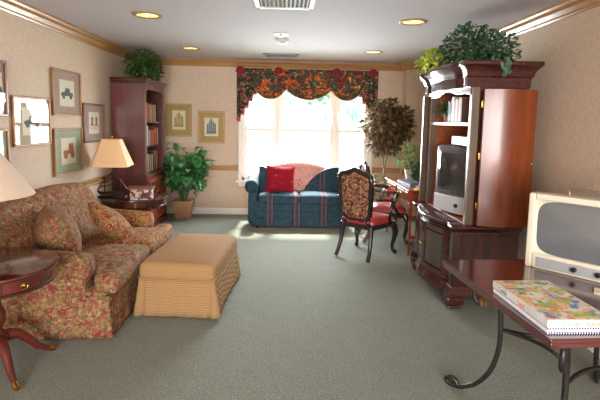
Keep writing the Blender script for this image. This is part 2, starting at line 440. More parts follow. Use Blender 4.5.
# back window: three double-hung units
win = MB()
y0, y1 = YB+.0, YB+.10
MX = [WX0, -.12, .80, WX1]
for x in MX: 
    hw = .045
    win.bb(x-hw if x > WX0 else x, x+hw if x < WX1 else x, YB+.02, YB+.10, WZ0, WZ1)
win.bb(WX0, WX1, YB+.02, YB+.10, WZ0, WZ0+.05); win.bb(WX0, WX1, YB+.02, YB+.10, WZ1-.05, WZ1)
wroot = struct(win.build('window_1', 'white_paint', bevel=.004, smooth=False))
for a, b_ in zip(MX[:-1], MX[1:]):
    a += .047; b_ -= .047
    s = MB()
    for z0, z1, yy in ((WZ0+.05, 1.39, YB+.035), (1.37, WZ1-.05, YB+.069)):
        s.bb(a, a+.035, yy-.012, yy+.02, z0, z1); s.bb(b_-.035, b_, yy-.012, yy+.02, z0, z1)
        s.bb(a+.035, b_-.035, yy-.012, yy+.02, z0, z0+.04); s.bb(a+.035, b_-.035, yy-.012, yy+.02, z1-.04, z1)
    so = s.build('sash', 'white_paint', wroot, smooth=False)
    g = MB().bb(a+.03, b_-.03, YB+.039, YB+.042, WZ0+.08, 1.36).bb(a+.03, b_-.03, YB+.069, YB+.072, 1.4, WZ1-.08)
    g.build('pane', 'glass', so, smooth=False)
cs = MB(); cs.bb(WX0-.055, WX0, YB-.022, YB+.02, WZ0-.03, WZ1+.05); cs.bb(WX1, WX1+.055, YB-.022, YB+.02, WZ0-.03, WZ1+.05); cs.bb(WX0-.055, WX1+.055, YB-.022, YB+.02, WZ1, WZ1+.05)
cs.build('window_casing', 'white_paint', wroot, bevel=.004, smooth=False)
MB().bb(WX0-.09, WX1+.09, YB-.07, YB+.03, WZ0-.035, WZ0).bb(WX0-.055, WX1+.055, YB-.02, YB, WZ0-.10, WZ0-.035).build('window_sill', 'white_paint', wroot, bevel=.005, smooth=False)
# front window behind the camera
win = MB()
for x in (FX0, FX0+1.13, FX0+2.26, FX1): win.bb(max(FX0, x-.04), min(FX1, x+.04), YF-.1, YF-.02, FZ0, FZ1)
win.bb(FX0, FX1, YF-.1, YF-.02, FZ0, FZ0+.05); win.bb(FX0, FX1, YF-.1, YF-.02, FZ1-.05, FZ1); win.bb(FX0, FX1, YF-.08, YF-.04, 1.36, 1.41)
w2 = struct(win.build('window_2', 'white_paint', smooth=False))

# ------------------------------------------------------------------ ceiling fittings
def downlight(loc, label):
    t = thing('recessed_downlight', label, 'ceiling light', loc, 0, 'recessed downlights in the ceiling')
    MB().lathe([(.095, 0), (.128, 0), (.128, -.006), (.120, -.010), (.100, -.008), (.095, 0)], seg=32).build('trim_ring', 'gilt_pale', t)
    MB().lathe([(.0, -.002), (.06, -.0025), (.096, -.001), (.096, 0), (0, 0)], seg=32).build('glowing_lens', 'lamp_glow', t)
    return t
downlight((-1.26, 4.29, H), 'warm recessed downlight in ceiling, front one on the picture wall side')
downlight((1.16, 4.26, H), 'warm recessed downlight in ceiling, front one near the armoire')
downlight((-1.26, 6.17, H), 'warm recessed downlight in ceiling near the bookcase plant')
downlight((1.15, 6.1, H), 'warm recessed downlight in ceiling, far one above the small desk')
def vent(loc, w_, d_, label, dark, nb):
    t = thing('ceiling_vent', label, 'air vent', loc)
    f = MB(); q = .035
    f.bb(-w_/2, w_/2, -d_/2, -d_/2+q, -.014, 0).bb(-w_/2, w_/2, d_/2-q, d_/2, -.014, 0).bb(-w_/2, -w_/2+q, -d_/2, d_/2, -.014, 0).bb(w_/2-q, w_/2, -d_/2, d_/2, -.014, 0)
    f.build('frame', 'vent_white' if not dark else 'panel_grey', t, bevel=.003, smooth=False)
    MB().bb(-w_/2+q, w_/2-q, -d_/2+q, d_/2-q, -.003, 0).build('backing', 'duct_dark' if not dark else 'vent_dark', t, smooth=False)
    s = MB(); W = w_-2*q
    for k in range(nb):
        x = -W/2+W*(k+.5)/nb
        if dark: s.box((0, -d_/2+q+(d_-2*q)*(k+.5)/nb, -.008), (W, .018, .002), M=Matrix.Rotation(.6, 3, 'X'))
        else: s.box((x, 0, -.010), (.022, d_-2*q, .002), M=Matrix.Rotation(.8 if x < 0 else -.8, 3, 'Y'))
    s.build('louvres', 'vent_white' if not dark else 'panel_grey', t, smooth=False)
vent((-.02, 3.67, H), .47, .40, 'large white louvred ceiling vent at the very top of the picture', False, 12)
vent((-.07, 6.58, H), .50, .30, 'small grey ceiling return grille just before the curtained window', True, 8)
t = thing('smoke_detector', 'round white smoke detector between the two ceiling vents', 'smoke detector', (-.05, 5.36, H))
MB().lathe([(0, 0), (.075, 0), (.075, -.02), (.06, -.035), (.03, -.04), (0, -.04)], seg=28).build('housing', 'vent_white', t)
MB().lathe([(.02, -.04), (.035, -.04), (.035, -.046), (.02, -.046)], seg=20).build('sensor_ring', 'panel_grey', t)
t = thing('sprinkler_head', 'small white ceiling sprinkler escutcheon in front of the smoke detector', 'sprinkler', (-.06, 5.02, H))
MB().lathe([(0, 0), (.085, 0), (.08, -.008), (.03, -.014), (0, -.014)], seg=24).build('escutcheon', 'vent_white', t)
MB().lathe([(0, -.012), (.01, -.012), (.01, -.03), (.026, -.032), (.026, -.035), (0, -.035)], seg=16).build('deflector', 'vent_white', t)

# ------------------------------------------------------------------ pictures
def picture(loc, w_, h_, wall, frame, fw, mat_c, art, label, tilt=0, group=None, dr=1.0, ph=.62, pw=.55):
    rz = {'left': -PI/2, 'back': 0}[wall]     # local: picture lies in xz plane, faces -y
    rz = PI/2 if wall == 'left' else 0
    t = thing('framed_picture', label, 'framed picture', loc, rz, group)
    f = MB()
    for (x0, x1, z0, z1) in ((-w_/2, w_/2, h_/2-fw, h_/2), (-w_/2, w_/2, -h_/2, -h_/2+fw), (-w_/2, -w_/2+fw, -h_/2+fw, h_/2-fw), (w_/2-fw, w_/2, -h_/2+fw, h_/2-fw)):
        f.bb(x0, x1, -.028, -.002, z0, z1)
    f.build('frame', frame, t, bevel=.005, smooth=False)
    MB().bb(-w_/2+fw*.8, w_/2-fw*.8, -.012, -.004, -h_/2+fw*.8, h_/2-fw*.8).build('mat_board', mat_c, t, smooth=False)
    iw, ih = (w_-2*fw)*pw, (h_-2*fw)*ph
    p = MB().bb(-iw/2, iw/2, -.0135, -.012, -ih/2, ih/2).build('print', 'paper', t, smooth=False)
    a = MB(); rr = random.Random(len(label)*7+int(w_*1000))
    if art[0] == 'car':
        a.prism([(-.42*iw, -.10*ih), (-.40*iw, .02*ih), (-.18*iw, .05*ih), (-.10*iw, .20*ih), (.16*iw, .20*ih), (.20*iw, .05*ih), (.40*iw, .02*ih), (.42*iw, -.10*ih)], 'y', -.0145, -.0135)
        for cx in (-.25*iw, .25*iw):
            a.prism([(cx+.10*iw*math.cos(k*PI/8), -.11*ih+.10*iw*math.sin(k*PI/8)) for k in range(16)], 'y', -.0148, -.0135)
    elif art[0] == 'oldcar':
        a.prism([(-.38*iw, -.12*ih), (-.36*iw, .04*ih), (-.02*iw, .02*ih), (.0, .28*ih), (.30*iw, .28*ih), (.34*iw, -.02*ih), (.38*iw, -.12*ih)], 'y', -.0145, -.0135)
        for cx in (-.22*iw, .24*iw):
            pts = [(cx+.13*iw*math.cos(k*PI/8), -.15*ih+.13*iw*math.sin(k*PI/8)) for k in range(16)]
            a.prism(pts, 'y', -.0148, -.0135)
    elif art[0] == 'chairs':
        for cx in (-.2*iw, .2*iw):
            a.bb(cx-.09*iw, cx+.09*iw, -.0145, -.0135, -.05*ih, .28*ih); a.bb(cx-.14*iw, cx+.14*iw, -.0145, -.0135, -.12*ih, -.05*ih)
            a.bb(cx-.13*iw, cx-.09*iw, -.0145, -.0135, -.32*ih, -.12*ih); a.bb(cx+.09*iw, cx+.13*iw, -.0145, -.0135, -.32*ih, -.12*ih)
    else:
        for k, (cx, w0, hh) in enumerate(((-.27, .12, .45), (-.14, .10, .62), (0, .14, .74), (.15, .10, .58), (.27, .12, .48))):
            a.prism([((cx-w0/2)*iw, -.32*ih), ((cx+w0/2)*iw, -.32*ih), ((cx+w0/2)*iw, (-.34+hh)*ih), (cx*iw, (-.25+hh)*ih), ((cx-w0/2)*iw, (-.34+hh)*ih)], 'y', -.0145-.0001*k, -.0135)
        a.bb(-.36*iw, .36*iw, -.0142, -.0135, -.36*ih, -.22*ih)
    a.build('artwork', art[1], p, smooth=False)
    MB().bb(-w_/2+fw*.7, w_/2-fw*.7, -.0195, -.0175, -h_/2+fw*.7, h_/2-fw*.7).build('glass_pane', 'picture_glass', t, smooth=False)
    if tilt: t.rotation_euler.z += tilt
    return t
X = XL+.003
picture((X, 3.68, 1.73), .20, .44, 'left', 'dark_frame', .02, 'mauve_mat', ('car', 'ink_dark'), 'upper of two framed pictures cut off by the left edge of the photo', pw=.6)
picture((X, 4.14, 1.47), .57, .43, 'left', 'gilt', .018, 'grey_mat', ('car', 'ink_dark'), 'wide gilt-framed picture whose glass reflects the bright window', tilt=-.03)
picture((X, 4.81, 1.755), .60, .46, 'left', 'gilt', .017, 'mauve_mat', ('car', 'ink_dark'), 'gilt-framed dark vintage car print, highest on the left wall')
picture((X, 4.81, 1.165), .62, .47, 'left', 'gilt', .017, 'sage_mat', ('oldcar', 'ink_rust'), 'gilt-framed rust-coloured old car print with green mat, lowest on the left wall')
picture((X, 5.46, 1.45), .58, .45, 'left', 'dark_frame', .022, 'mauve_mat', ('chairs', 'ink_rust'), 'brown-framed print with two small red shapes beside the bookcase')
picture((X, 3.66, 1.23), .22, .36, 'left', 'gilt', .018, 'sage_mat', ('oldcar', 'ink_dark'), 'lower of two framed pictures cut off by the left edge of the photo')
picture((-1.675, YB-.003, 1.50), .40, .52, 'back', 'gilt_pale', .035, 'tan_mat', ('blob', 'ink_gold'), 'gold-framed small yellow-green print on the back wall next to the bookcase', pw=.62, ph=.66)
picture((-1.165, YB-.003, 1.40), .42, .51, 'back', 'gilt_pale', .035, 'tan_mat', ('blob', 'ink_blue'), 'gold-framed small grey print on the back wall nearer the window', pw=.62, ph=.66)

# ------------------------------------------------------------------ foliage helper
def rvec(r):
    while True:
        v = Vector((r.uniform(-1, 1), r.uniform(-1, 1), r.uniform(-1, 1)))
        if .05 < v.length < 1: return v
def bush(mb, c, rad, n, L, W, r, droop=.3, zmin=None, zmax=None, xmax=None, xmin=None, ymax=None):
    k = 0; tries = 0
    while k < n and tries < n*8:
        tries += 1
        v = rvec(r); v = v.normalized()*(r.random()**.45)
        p = Vector(c)+Vector((v.x*rad[0], v.y*rad[1], v.z*rad[2]))
        if zmin is not None and p.z < zmin: continue
        if zmax is not None and p.z > zmax-L*.5: continue
        if xmax is not None and p.x > xmax-L: continue
        if xmin is not None and p.x < xmin+L: continue
        if ymax is not None and p.y > ymax-L: continue
        d = (v.normalized()+rvec(r)*.7); d.z -= droop
        s_ = r.uniform(.7, 1.2)
        mb.leaf(p, d, Vector((r.uniform(-.5, .5), r.uniform(-.5, .5), 1)), L*s_, W*s_, r.uniform(0, .3), r.uniform(0, .3)); k += 1
    return mb
def stems(mb, base, tips, r0, r1, r):
    for tp in tips:
        b0 = Vector(base); tp = Vector(tp)
        mid = (b0+tp)/2+Vector((r.uniform(-.04, .04), r.uniform(-.04, .04), .02))
        mb.tube([b0, mid, tp], [r0, (r0+r1)/2, r1], 6)
    return mb

# ------------------------------------------------------------------ bookcase (left wall)
BX, BY0, BY1 = -1.80, 5.95, 6.86
t = thing('bookcase', 'tall dark cherry bookcase with arched open shelves in the far left corner', 'bookcase', ((XL+BX)/2, (BY0+BY1)/2, 0))
ox, oy = t.location.x, t.location.y
def rel(mb):
    mb.v = [(a-ox, b-oy, c) for a, b, c in mb.v]; return mb
xl = XL+.035; 
c = MB(); c.bb(xl, BX-.02, BY0, BY0+.03, .08, 1.96).bb(xl, BX-.02, BY1-.03, BY1, .08, 1.96).bb(xl, xl+.02, BY0+.03, BY1-.03, .08, 1.96).bb(xl, BX-.02, BY0+.03, BY1-.03, 1.93, 1.96)
rel(c).build('carcass', 'cherry', t, bevel=.003, smooth=False)
# arched face frame
f = MB(); fz0, fz1 = .78, 1.96
f.bb(BX-.02, BX, BY0, BY0+.07, fz0, fz1).bb(BX-.02, BX, BY1-.07, BY1, fz0, fz1)
arc = [(BY0+.07, fz1), (BY0+.07, 1.80)]
yc0, yc1 = BY0+.07, BY1-.07
arc += [(yc0+.09*(1-math.cos(a)), 1.80+.09*math.sin(a)) for a in [PI/2*k/6 for k in range(1, 7)]]
arc += [(yc1-.09*(1-math.cos(a)), 1.80+.09*math.sin(a)) for a in [PI/2*k/6 for k in range(6, -1, -1)]]
arc += [(yc1, fz1)]
f.prism(arc, 'x', BX-.02, BX)
rel(f).build('face_frame', 'cherry', t, bevel=.003, smooth=False)
rel(MB().bb(xl, BX+.04, BY0-.01, BY1+.01, 0, .09)).build('plinth', 'cherry', t, bevel=.006, smooth=False)
rel(MB().bb(xl, BX+.03, BY0-.008, BY1+.008, .74, .78)).build('waist_moulding', 'cherry', t, bevel=.006, smooth=False)
b = MB().bb(xl-.002, BX+.02, BY0-.004, BY1+.004, .085, .745)
rel(b).build('lower_cabinet', 'cherry', t, bevel=.003, smooth=False)
for a0 in (BY0+.04, (BY0+BY1)/2+.01):
    a1 = a0+(BY1-BY0)/2-.05
    d = MB(); xx = BX+.02; q = .055
    d.bb(xx, xx+.02, a0, a0+q, .12, .72).bb(xx, xx+.02, a1-q, a1, .12, .72).bb(xx, xx+.02, a0+q, a1-q, .12, .18).bb(xx, xx+.02, a0+q, a1-q, .66, .72)
    dd = rel(d).build('door', 'desk_wood', t, bevel=.004, smooth=False)
    e = MB(); ym = (a0+a1)/2; hw = (a1-a0)/2-q
    pts = [(ym-hw, .18), (ym+hw, .18), (ym+hw, .45)]+[(ym+hw*math.cos(k*PI/10), .45+.19*math.sin(k*PI/10)) for k in range(1, 10)]+[(ym-hw, .45)]
    e.prism(pts, 'x', xx, xx+.012); rel(e).build('door_panel', 'armoire_door_wood', dd, smooth=False)
    k = MB().sphere((xx+.03, a1-.028 if a0 < 6.2 else a0+.028, .45), .012); rel(k).build('knob', 'brass', dd)
cr = MB()
for z0, z1, o_ in ((1.96, 1.985, .012), (1.985, 2.01, .03), (2.01, 2.03, .045)):
    cr.bb(xl-.0, BX+o_, BY0-o_, BY1+o_, z0, z1)
rel(cr).build('cornice', 'cherry_x', t, bevel=.006, smooth=False)
shz = [.79, 1.15, 1.475]
for z in shz: rel(MB().bb(xl+.02, BX-.03, BY0+.03, BY1-.03, z-.02, z)).build('shelf', 'cherry_x', t, smooth=False)
bookcols = [('deep red', (118, 38, 36)), ('cream', (180, 164, 136)), ('brown', (102, 66, 44)), ('navy', (44, 52, 82)), ('orange', (186, 96, 52)), ('dark green', (48, 72, 56)), ('grey', (136, 132, 128)), ('white', (184, 180, 174)), ('maroon', (92, 32, 42)), ('tan', (170, 138, 96))]
for nm, cc in bookcols: plain('cover_'+nm.replace(' ', '_'), cc, .55, 0, .08, 30)
ordin = ['first', 'second', 'third', 'fourth', 'fifth', 'sixth', 'seventh', 'eighth', 'ninth', 'tenth', 'eleventh', 'twelfth', 'thirteenth', 'fourteenth', 'fifteenth', 'sixteenth']
def book(nm, w_, h_, d_, loc, facing, label, group):
    # local: spine faces -x ... thickness along y, pages are a part
    t = thing('book', label, 'book', loc, facing, group)
    tk = .0025
    c = MB().bb(0, d_, -w_/2, -w_/2+tk, 0, h_).bb(0, d_, w_/2-tk, w_/2, 0, h_).bb(0, tk*1.4, -w_/2, w_/2, 0, h_)
    c.build('cover', 'cover_'+nm.replace(' ', '_'), t, bevel=.001, smooth=False)
    MB().bb(tk*1.4, d_-.004, -w_/2+tk, w_/2-tk, .004, h_-.004).build('pages', 'paper', t, smooth=False)
    return t
r = random.Random(3)
names = ['bottom', 'middle', 'top']
for si, z in enumerate(shz):
    y = BY0+.10; k = 0; seq = [0, 2, 4, 8, 1, 5, 9, 0, 7, 3, 6, 2, 8, 4]
    cap = .27 if si < 2 else .28
    while y < BY1-.10 and k < 14:
        w_ = r.uniform(.035, .055); h_ = r.uniform(.2, cap); ci = seq[(k+si*5) % 14]
        nm = bookcols[ci][0]
        if r.random() < .88:
            book(nm, w_, h_, r.uniform(.17, .21), (BX-.055, y+w_/2, z), PI, f'{nm} book, {names[si]} open shelf of the tall bookcase, {ordin[k]} from its near end', 'books in the tall bookcase')
        y += w_+.002; k += 1
# bush on top
t = thing('artificial_plant', 'round bushy green artificial plant on top of the bookcase', 'plant', (-1.93, 6.34, 2.03))
MB().lathe([(0, 0), (.10, 0), (.13, .12), (.12, .12), (.11, .10), (0, .10)], seg=20).build('pot', 'bronze', t)
f = MB(); r = random.Random(5)
bush(f, (0.0, 0, .16), (.26, .34, .24), 1500, .042, .038, r, .2, zmin=.02, zmax=.40, xmin=-.26)
f.build('foliage', 'leaf_bush', t, smooth=False)
stems(MB(), (0, 0, .1), [(.2*math.cos(a), .25*math.sin(a), .25) for a in [k*.9 for k in range(7)]], .006, .003, r).build('stems', 'stem_green', t)

# ------------------------------------------------------------------ floor plant
t = thing('potted_plant', 'broad-leaved green floor plant in a square tan pot by the bookcase', 'potted plant', (-1.53, 6.92, 0))
def sqpot(w0, w1, h, n=4):
    return [(w0, 0), (w1, h), (w1+.012, h), (w1+.012, h+.02), (w1-.012, h+.02), (w1-.02, h-.03), (0, h-.03)]
MB().lathe([(0, 0)]+sqpot(.14, .19, .27), seg=4, rot=PI/4).build('pot', 'terracotta', t, smooth=False, bevel=.01)
fl = MB()
for k in range(4):
    a = k*PI/2; d = Vector((math.cos(a), math.sin(a), 0)); s_ = Vector((-d.y, d.x, 0)); o_ = .139
    fl.add([d*o_+s_*.12+Vector((0, 0, .285)), d*o_-s_*.12+Vector((0, 0, .285)), d*(o_-.012)+Vector((0, 0, .19))], [(0, 1, 2)])
fl.build('pot_collar', 'tan_mat', t, smooth=False, solid=.006)
MB().lathe([(0, .235), (.17, .235)], seg=4, rot=PI/4).build('soil', 'soil', t, smooth=False)
f = MB(); st = MB(); r = random.Random(11)
for k in range(30):
    a = r.uniform(0, 2*PI); el = r.uniform(.15, 1.0); R_ = .12+.34*el**.5*(1-abs(el-.45)*.7); z = .34+.94*el
    if el > .8: R_ *= .65
    tip = Vector((R_*math.cos(a), R_*math.sin(a)*.8, z))
    base = Vector((.03*math.cos(a), .03*math.sin(a), .24))
    mid = Vector((tip.x*.35, tip.y*.35, .24+(z-.24)*.7))
    st.tube([base, mid, tip], [.005, .004, .003], 5)
    for j in range(11):
        q = r.uniform(.35, 1); p = base.lerp(mid, q*2) if q < .5 else mid.lerp(tip, q*2-1)
        dd = Vector((math.cos(a), math.sin(a), 0))*.7+rvec(r)*.9; dd.z = r.uniform(-.5, .6)
        if p.y+dd.y*.2 > .36: dd.y = -abs(dd.y)
        L = r.uniform(.15, .22)
        f.leaf(p, dd, Vector((0, 0, 1)), L, L*.62, .12, .25)
f.v = [(max(-.25 if b < .02 else -.5, a*.92), min(b, .355), c) for a, b, c in f.v]
st.v = [(a, min(b, .35), c) for a, b, c in st.v]
f.build('foliage', 'leaf_broad', t, smooth=False); st.build('stems', 'stem_green', t)

# ------------------------------------------------------------------ drum tables
def drum_table(loc, R, h, label, rot=PI/4, knob_a=-PI/2, ax=1.0):
    t = thing('drum_table', label, 'side table', loc)
    MB().lathe([(0, h-.022), (R-.006, h-.022), (R, h-.014), (R-.002, h-.004), (R-.012, h), (0, h)], seg=64, sx=ax).build('table_top', 'mahogany_top', t)
    MB().lathe([(R-.035, h-.115), (R-.022, h-.112), (R-.022, h-.10), (R-.028, h-.095), (R-.028, h-.022), (R-.04, h-.022)], seg=64, sx=ax).lathe([(0, h-.11), (R-.03, h-.11), (R-.03, h-.10), (0, h-.10)], seg=48, sx=ax).build('apron', 'cherry_x', t)
    for dk in range(2):
        a = knob_a+dk*PI; w_ = .62
        dr = MB().lathe([(R-.03, h-.09), (R-.0235, h-.09), (R-.0235, h-.030), (R-.03, h-.030)], seg=14, a0=a-w_/2, a1=a+w_/2, sx=ax)
        do = dr.build('drawer', 'cherry', t)
        kx, ky = (R-.015)*math.cos(a)*ax, (R-.015)*math.sin(a)
        k = MB().sphere((kx, ky, h-.06), .011); d = Vector((math.cos(a), math.sin(a), 0)); s_ = Vector((-d.y, d.x, 0))
        k.tube([Vector((kx, ky, h-.063))+d*.004+s_*.018*math.cos(q*PI/8)+Vector((0, 0, 1))*.018*math.sin(q*PI/8) for q in range(17)], .003, 6)
        k.build('ring_pull', 'brass', do)
    MB().lathe([(0, .17), (.06, .17), (.075, .19), (.07, .22), (.04, .24), (.032, .27), (.05, .30), (.056, .34), (.05, .37), (.034, .40), (.03, h-.16), (.045, h-.13), (.10, h-.115), (0, h-.11)], seg=28).build('pedestal', 'cherry', t)
    leg_mesh = None
    for k in range(4):
        a = rot+k*PI/2
        prof = [(.03, .20), (.07, .205), (.12, .19), (.17, .14), (.215, .08), (.265, .045), (.30, .03)]
        sc_ = 1.0
        if leg_mesh is None:
            lg = MB().tube([(x*sc_, 0, z) for x, z in prof], [.036, .034, .030, .026, .022, .018, .015], 10)
            lo = lg.build('leg', 'cherry', t); leg_mesh = lo
            cp = MB().tube([(.287, 0, .036), (.31, 0, .024), (.327, 0, .02)], [.019, .02, .016], 10).build('brass_toe', 'brass', lo)
        else:
            lo = leg_mesh.copy(); COL.objects.link(lo); lo.parent = t
            c2 = cp.copy(); COL.objects.link(c2); c2.parent = lo
        lo.rotation_euler.z = a
    return t
drum_table((-1.69, 2.64, 0), .345, .655, 'round mahogany drum table with brass-tipped feet at the left front', rot=PI/4+.05, knob_a=-.57)
drum_table((-1.79, 5.44, 0), .40, .60, 'dark round drum table in the corner in front of the bookcase', rot=.5, knob_a=-PI/2+.35)

def lamp(name, loc, label, shade, base):
    t = thing(name, label, 'table lamp', loc)
    rb, rt, z0, z1, seg, rot = shade
    prof = [(rb, z0), (rt, z1), (rt-.004, z1), (rb-.004, z0)]
    if seg == 8:   # square shade with cut corners
        s = MB()
        def ring(R, z, q=.18):
            c_ = R*q
            return [Vector(p+(z,)) for p in [(R, -R+c_), (R, R-c_), (R-c_, R), (-R+c_, R), (-R, R-c_), (-R, -R+c_), (-R+c_, -R), (R-c_, -R)]]
        vs = ring(rb, z0)+ring(rt, z1); s.add(vs, [(i, (i+1) % 8, 8+(i+1) % 8, 8+i) for i in range(8)])
        s.build('lamp_shade', 'shade_tan', t, smooth=False, solid=.004)
    else:
        MB().lathe(prof, seg=48).build('lamp_shade', 'shade_paper', t, solid=0)
    MB().tube([(0, 0, z1-.02), (0, 0, z1+.02)], .004, 8).sphere((0, 0, z1+.03), .012).build('finial', 'brass', t)
    sp = MB()
    for k in range(3):
        a = k*2*PI/3; sp.tube([(0, 0, z1-.01), (rt*.97*math.cos(a), rt*.97*math.sin(a), z1-.01)], .002, 5)
    sp.build('spider', 'brass', t)
    return t
# near lamp: mostly outside the frame
t = lamp('table_lamp', (-1.80, 2.68, .655), 'table lamp with wide cream shade at the left edge on the near drum table', (.31, .10, .395, .70, 48, 0), None)
MB().lathe([(0, 0), (.075, 0), (.075, .012), (.05, .025), (.03, .05), (.065, .11), (.075, .17), (.055, .24), (.02, .28), (.014, .30), (.006, .31), (.006, .69), (0, .69)], seg=28).build('base', 'bronze', t)
# far lamp: ship-like bronze base
t = lamp('table_lamp', (-1.985, 5.30, .60), 'table lamp with tan cut-corner shade and bronze sailing-ship base', (.205, .095, .365, .67, 8, 0), None)
t.rotation_euler.z = .12
bs = MB(); hull = [(-.17, .075), (-.14, .035), (.10, .035), (.16, .085), (.11, .07), (-.12, .06)]
bs.prism(hull, 'y', -.03, .03); bs.bb(-.15, .15, -.06, .06, 0, .018); bs.bb(-.02, .02, -.015, .015, .018, .04)
bs.tube([(0, 0, .05), (0, 0, .65)], .005, 8)
bs.build('base', 'bronze', t, bevel=.004, smooth=False)
sl = MB()
for (mx, top) in ((-.09, .24), (0, .30), (.08, .22)):
    sl.tube([(mx, 0, .06), (mx, 0, top)], .006, 6)
    for q in (.35, .62, .88):
        zc = .06+(top-.06)*q; ww = .05*(1.1-q*.5)
        sl.tube([(mx-ww, -.01, zc), (mx+ww, .01, zc+.006)], .005, 5)
for a, b_ in (((-.17, 0, .075), (-.09, 0, .24)), ((.16, 0, .085), (.08, 0, .22)), ((.16, 0, .085), (0, 0, .30)), ((-.17, 0, .075), (0, 0, .30))):
    sl.tube([a, b_], .004, 5)
sl.build('rigging', 'bronze', t)

# storage box with lid
t = thing('keepsake_box', 'small patterned box with overhanging lid beside the ship lamp', 'box', (-1.62, 5.20, .60), .12)
MB().bb(-.115, .115, -.08, .08, 0, .125).build('body', 'box_print', t, bevel=.003, smooth=False)
MB().bb(-.15, .135, -.10, .09, .126, .142).bb(-.145, .13, -.095, .085, .118, .127).build('lid', 'dark_frame', t, bevel=.003, smooth=False)
MB().bb(-.012, .012, -.084, -.079, .085, .11).build('clasp', 'brass', t, smooth=False)

# small frame on the near drum table
t = thing('photo_stand', 'small cream easel card at the left edge on the near drum table', 'photo frame', (-1.60, 2.43, .655), .5)
Mx = Matrix.Rotation(-.2, 3, 'X')
MB().box((0, 0, .052), (.09, .006, .10), M=Mx).build('frame', 'gilt_pale', t, bevel=.002, smooth=False)
MB().box((0, -.0045, .052), (.07, .002, .08), M=Mx).build('card', 'cream_card', t, smooth=False)
MB().tube([(0, .012, .09), (0, .045, .002)], .003, 6).build('easel_strut', 'gilt_pale', t)

# ------------------------------------------------------------------ floral sofa
SX0, SX1, SY0, SY1 = -2.20, -1.17, 3.01, 4.64
t = thing('floral_sofa', 'floral skirted two-seat sofa against the left wall', 'sofa', ((SX0+SX1)/2, (SY0+SY1)/2, 0))
ox, oy = t.location.x, t.location.y
base = MB().rbox(((SX0+SX1)/2-ox, 0, .20), (SX1-SX0-.06, SY1-SY0-.06, .28), .03, 6)
base.build('base', 'floral_red', t)
def skirt(x0, x1, y0, y1, z0, z1, flare, gap=.05, amp=.006, n=60):
    # closed footprint with kick pleats at the corners
    P = []
    c = [(x0, y0), (x1, y0), (x1, y1), (x0, y1)]
    mids = []
    m = MB(); loop = []
    for k in range(4):
        a = Vector(c[k]); b_ = Vector(c[(k+1) % 4]); d = (b_-a).normalized(); L = (b_-a).length
        nn = Vector((d.y, -d.x))
        for i in range(n):
            u = i/n; s_ = u*L
            w = amp*math.sin(s_*38+k)*1.0+amp*.6*math.sin(s_*83+2*k)
            e = min(s_, L-s_); pl = -.028*math.exp(-((e-.035)/.012)**2)
            fl_ = flare*(1+.8*math.exp(-e/.10))
            loop.append((a+d*s_, nn, w, pl, fl_, e, d, s_ < L/2))
    N = len(loop); R_ = 6
    vs = []
    for (p, nn, w, pl, fl_, e, d, first) in loop:
        for j in range(R_+1):
            v_ = j/R_; o_ = nn*(w*v_+pl*v_**.6+fl_*v_)
            if e < .04: o_ = o_+d*(-1 if first else 1)*flare*.8*v_*(1-e/.04)
            q = p+o_; vs.append((q.x, q.y, z1+(z0-z1)*v_))
    fs = [(i*(R_+1)+j, ((i+1) % N)*(R_+1)+j, ((i+1) % N)*(R_+1)+j+1, i*(R_+1)+j+1) for i in range(N) for j in range(R_)]
    return m.add(vs, fs)
sk = skirt(SX0-ox+.02, SX1-ox-.01, SY0-oy+.02, SY1-oy-.02, .012, .31, .012)
sk.build('skirt', 'floral_red', t, solid=.006, angle=180)
# arms: sloping rolled arms
def arm(yc, sgn):
    m = MB()
    # roll following from back (high) to front
    def fn(u, v):
        x = SX0+.12+(SX1-SX0-.16)*u; zt = .66-.045*u+.07*max(0, .35-u)
        a = v*2*PI; rr = .095*(1-.0*u)
        e = 1 if .02 < u < .98 else .0
        yy = yc+sgn*.015+rr*math.cos(a)*e; zz = zt-rr*.95+rr*math.sin(a)*e
        return (x-ox, yy-oy, zz)
    U = 16; V = 16
    us = [0, .001]+[i/U for i in range(1, U)]+[.985, .999, 1]
    vs = []; 
    for u in us:
        x = SX0+.12+(SX1-SX0-.27)*min(1, u); zt = .635-.05*u+.07*max(0, .35-u)
        k = 0 if u in (0, 1) else (.80 if u == .999 else (.95 if u == .985 else 1))
        for j in range(V):
            a = j/V*2*PI; rr = .098
            vs.append((x-ox, yc+sgn*.012-oy+rr*k*math.cos(a), zt-rr+rr*k*math.sin(a)))
    m.add(vs, [(i*V+j, i*V+(j+1) % V, (i+1)*V+(j+1) % V, (i+1)*V+j) for i in range(len(us)-1) for j in range(V)])
    m.rbox(((SX0+.1+SX1-.16)/2-ox, yc-sgn*.002-oy, .42), (SX1-SX0-.28, .175, .27), .03, 6)
    return m
arm(SY0+.10, -1).build('arm', 'floral_red', t, angle=180)
arm(SY1-.10, 1).build('arm', 'floral_gold', t, angle=180)
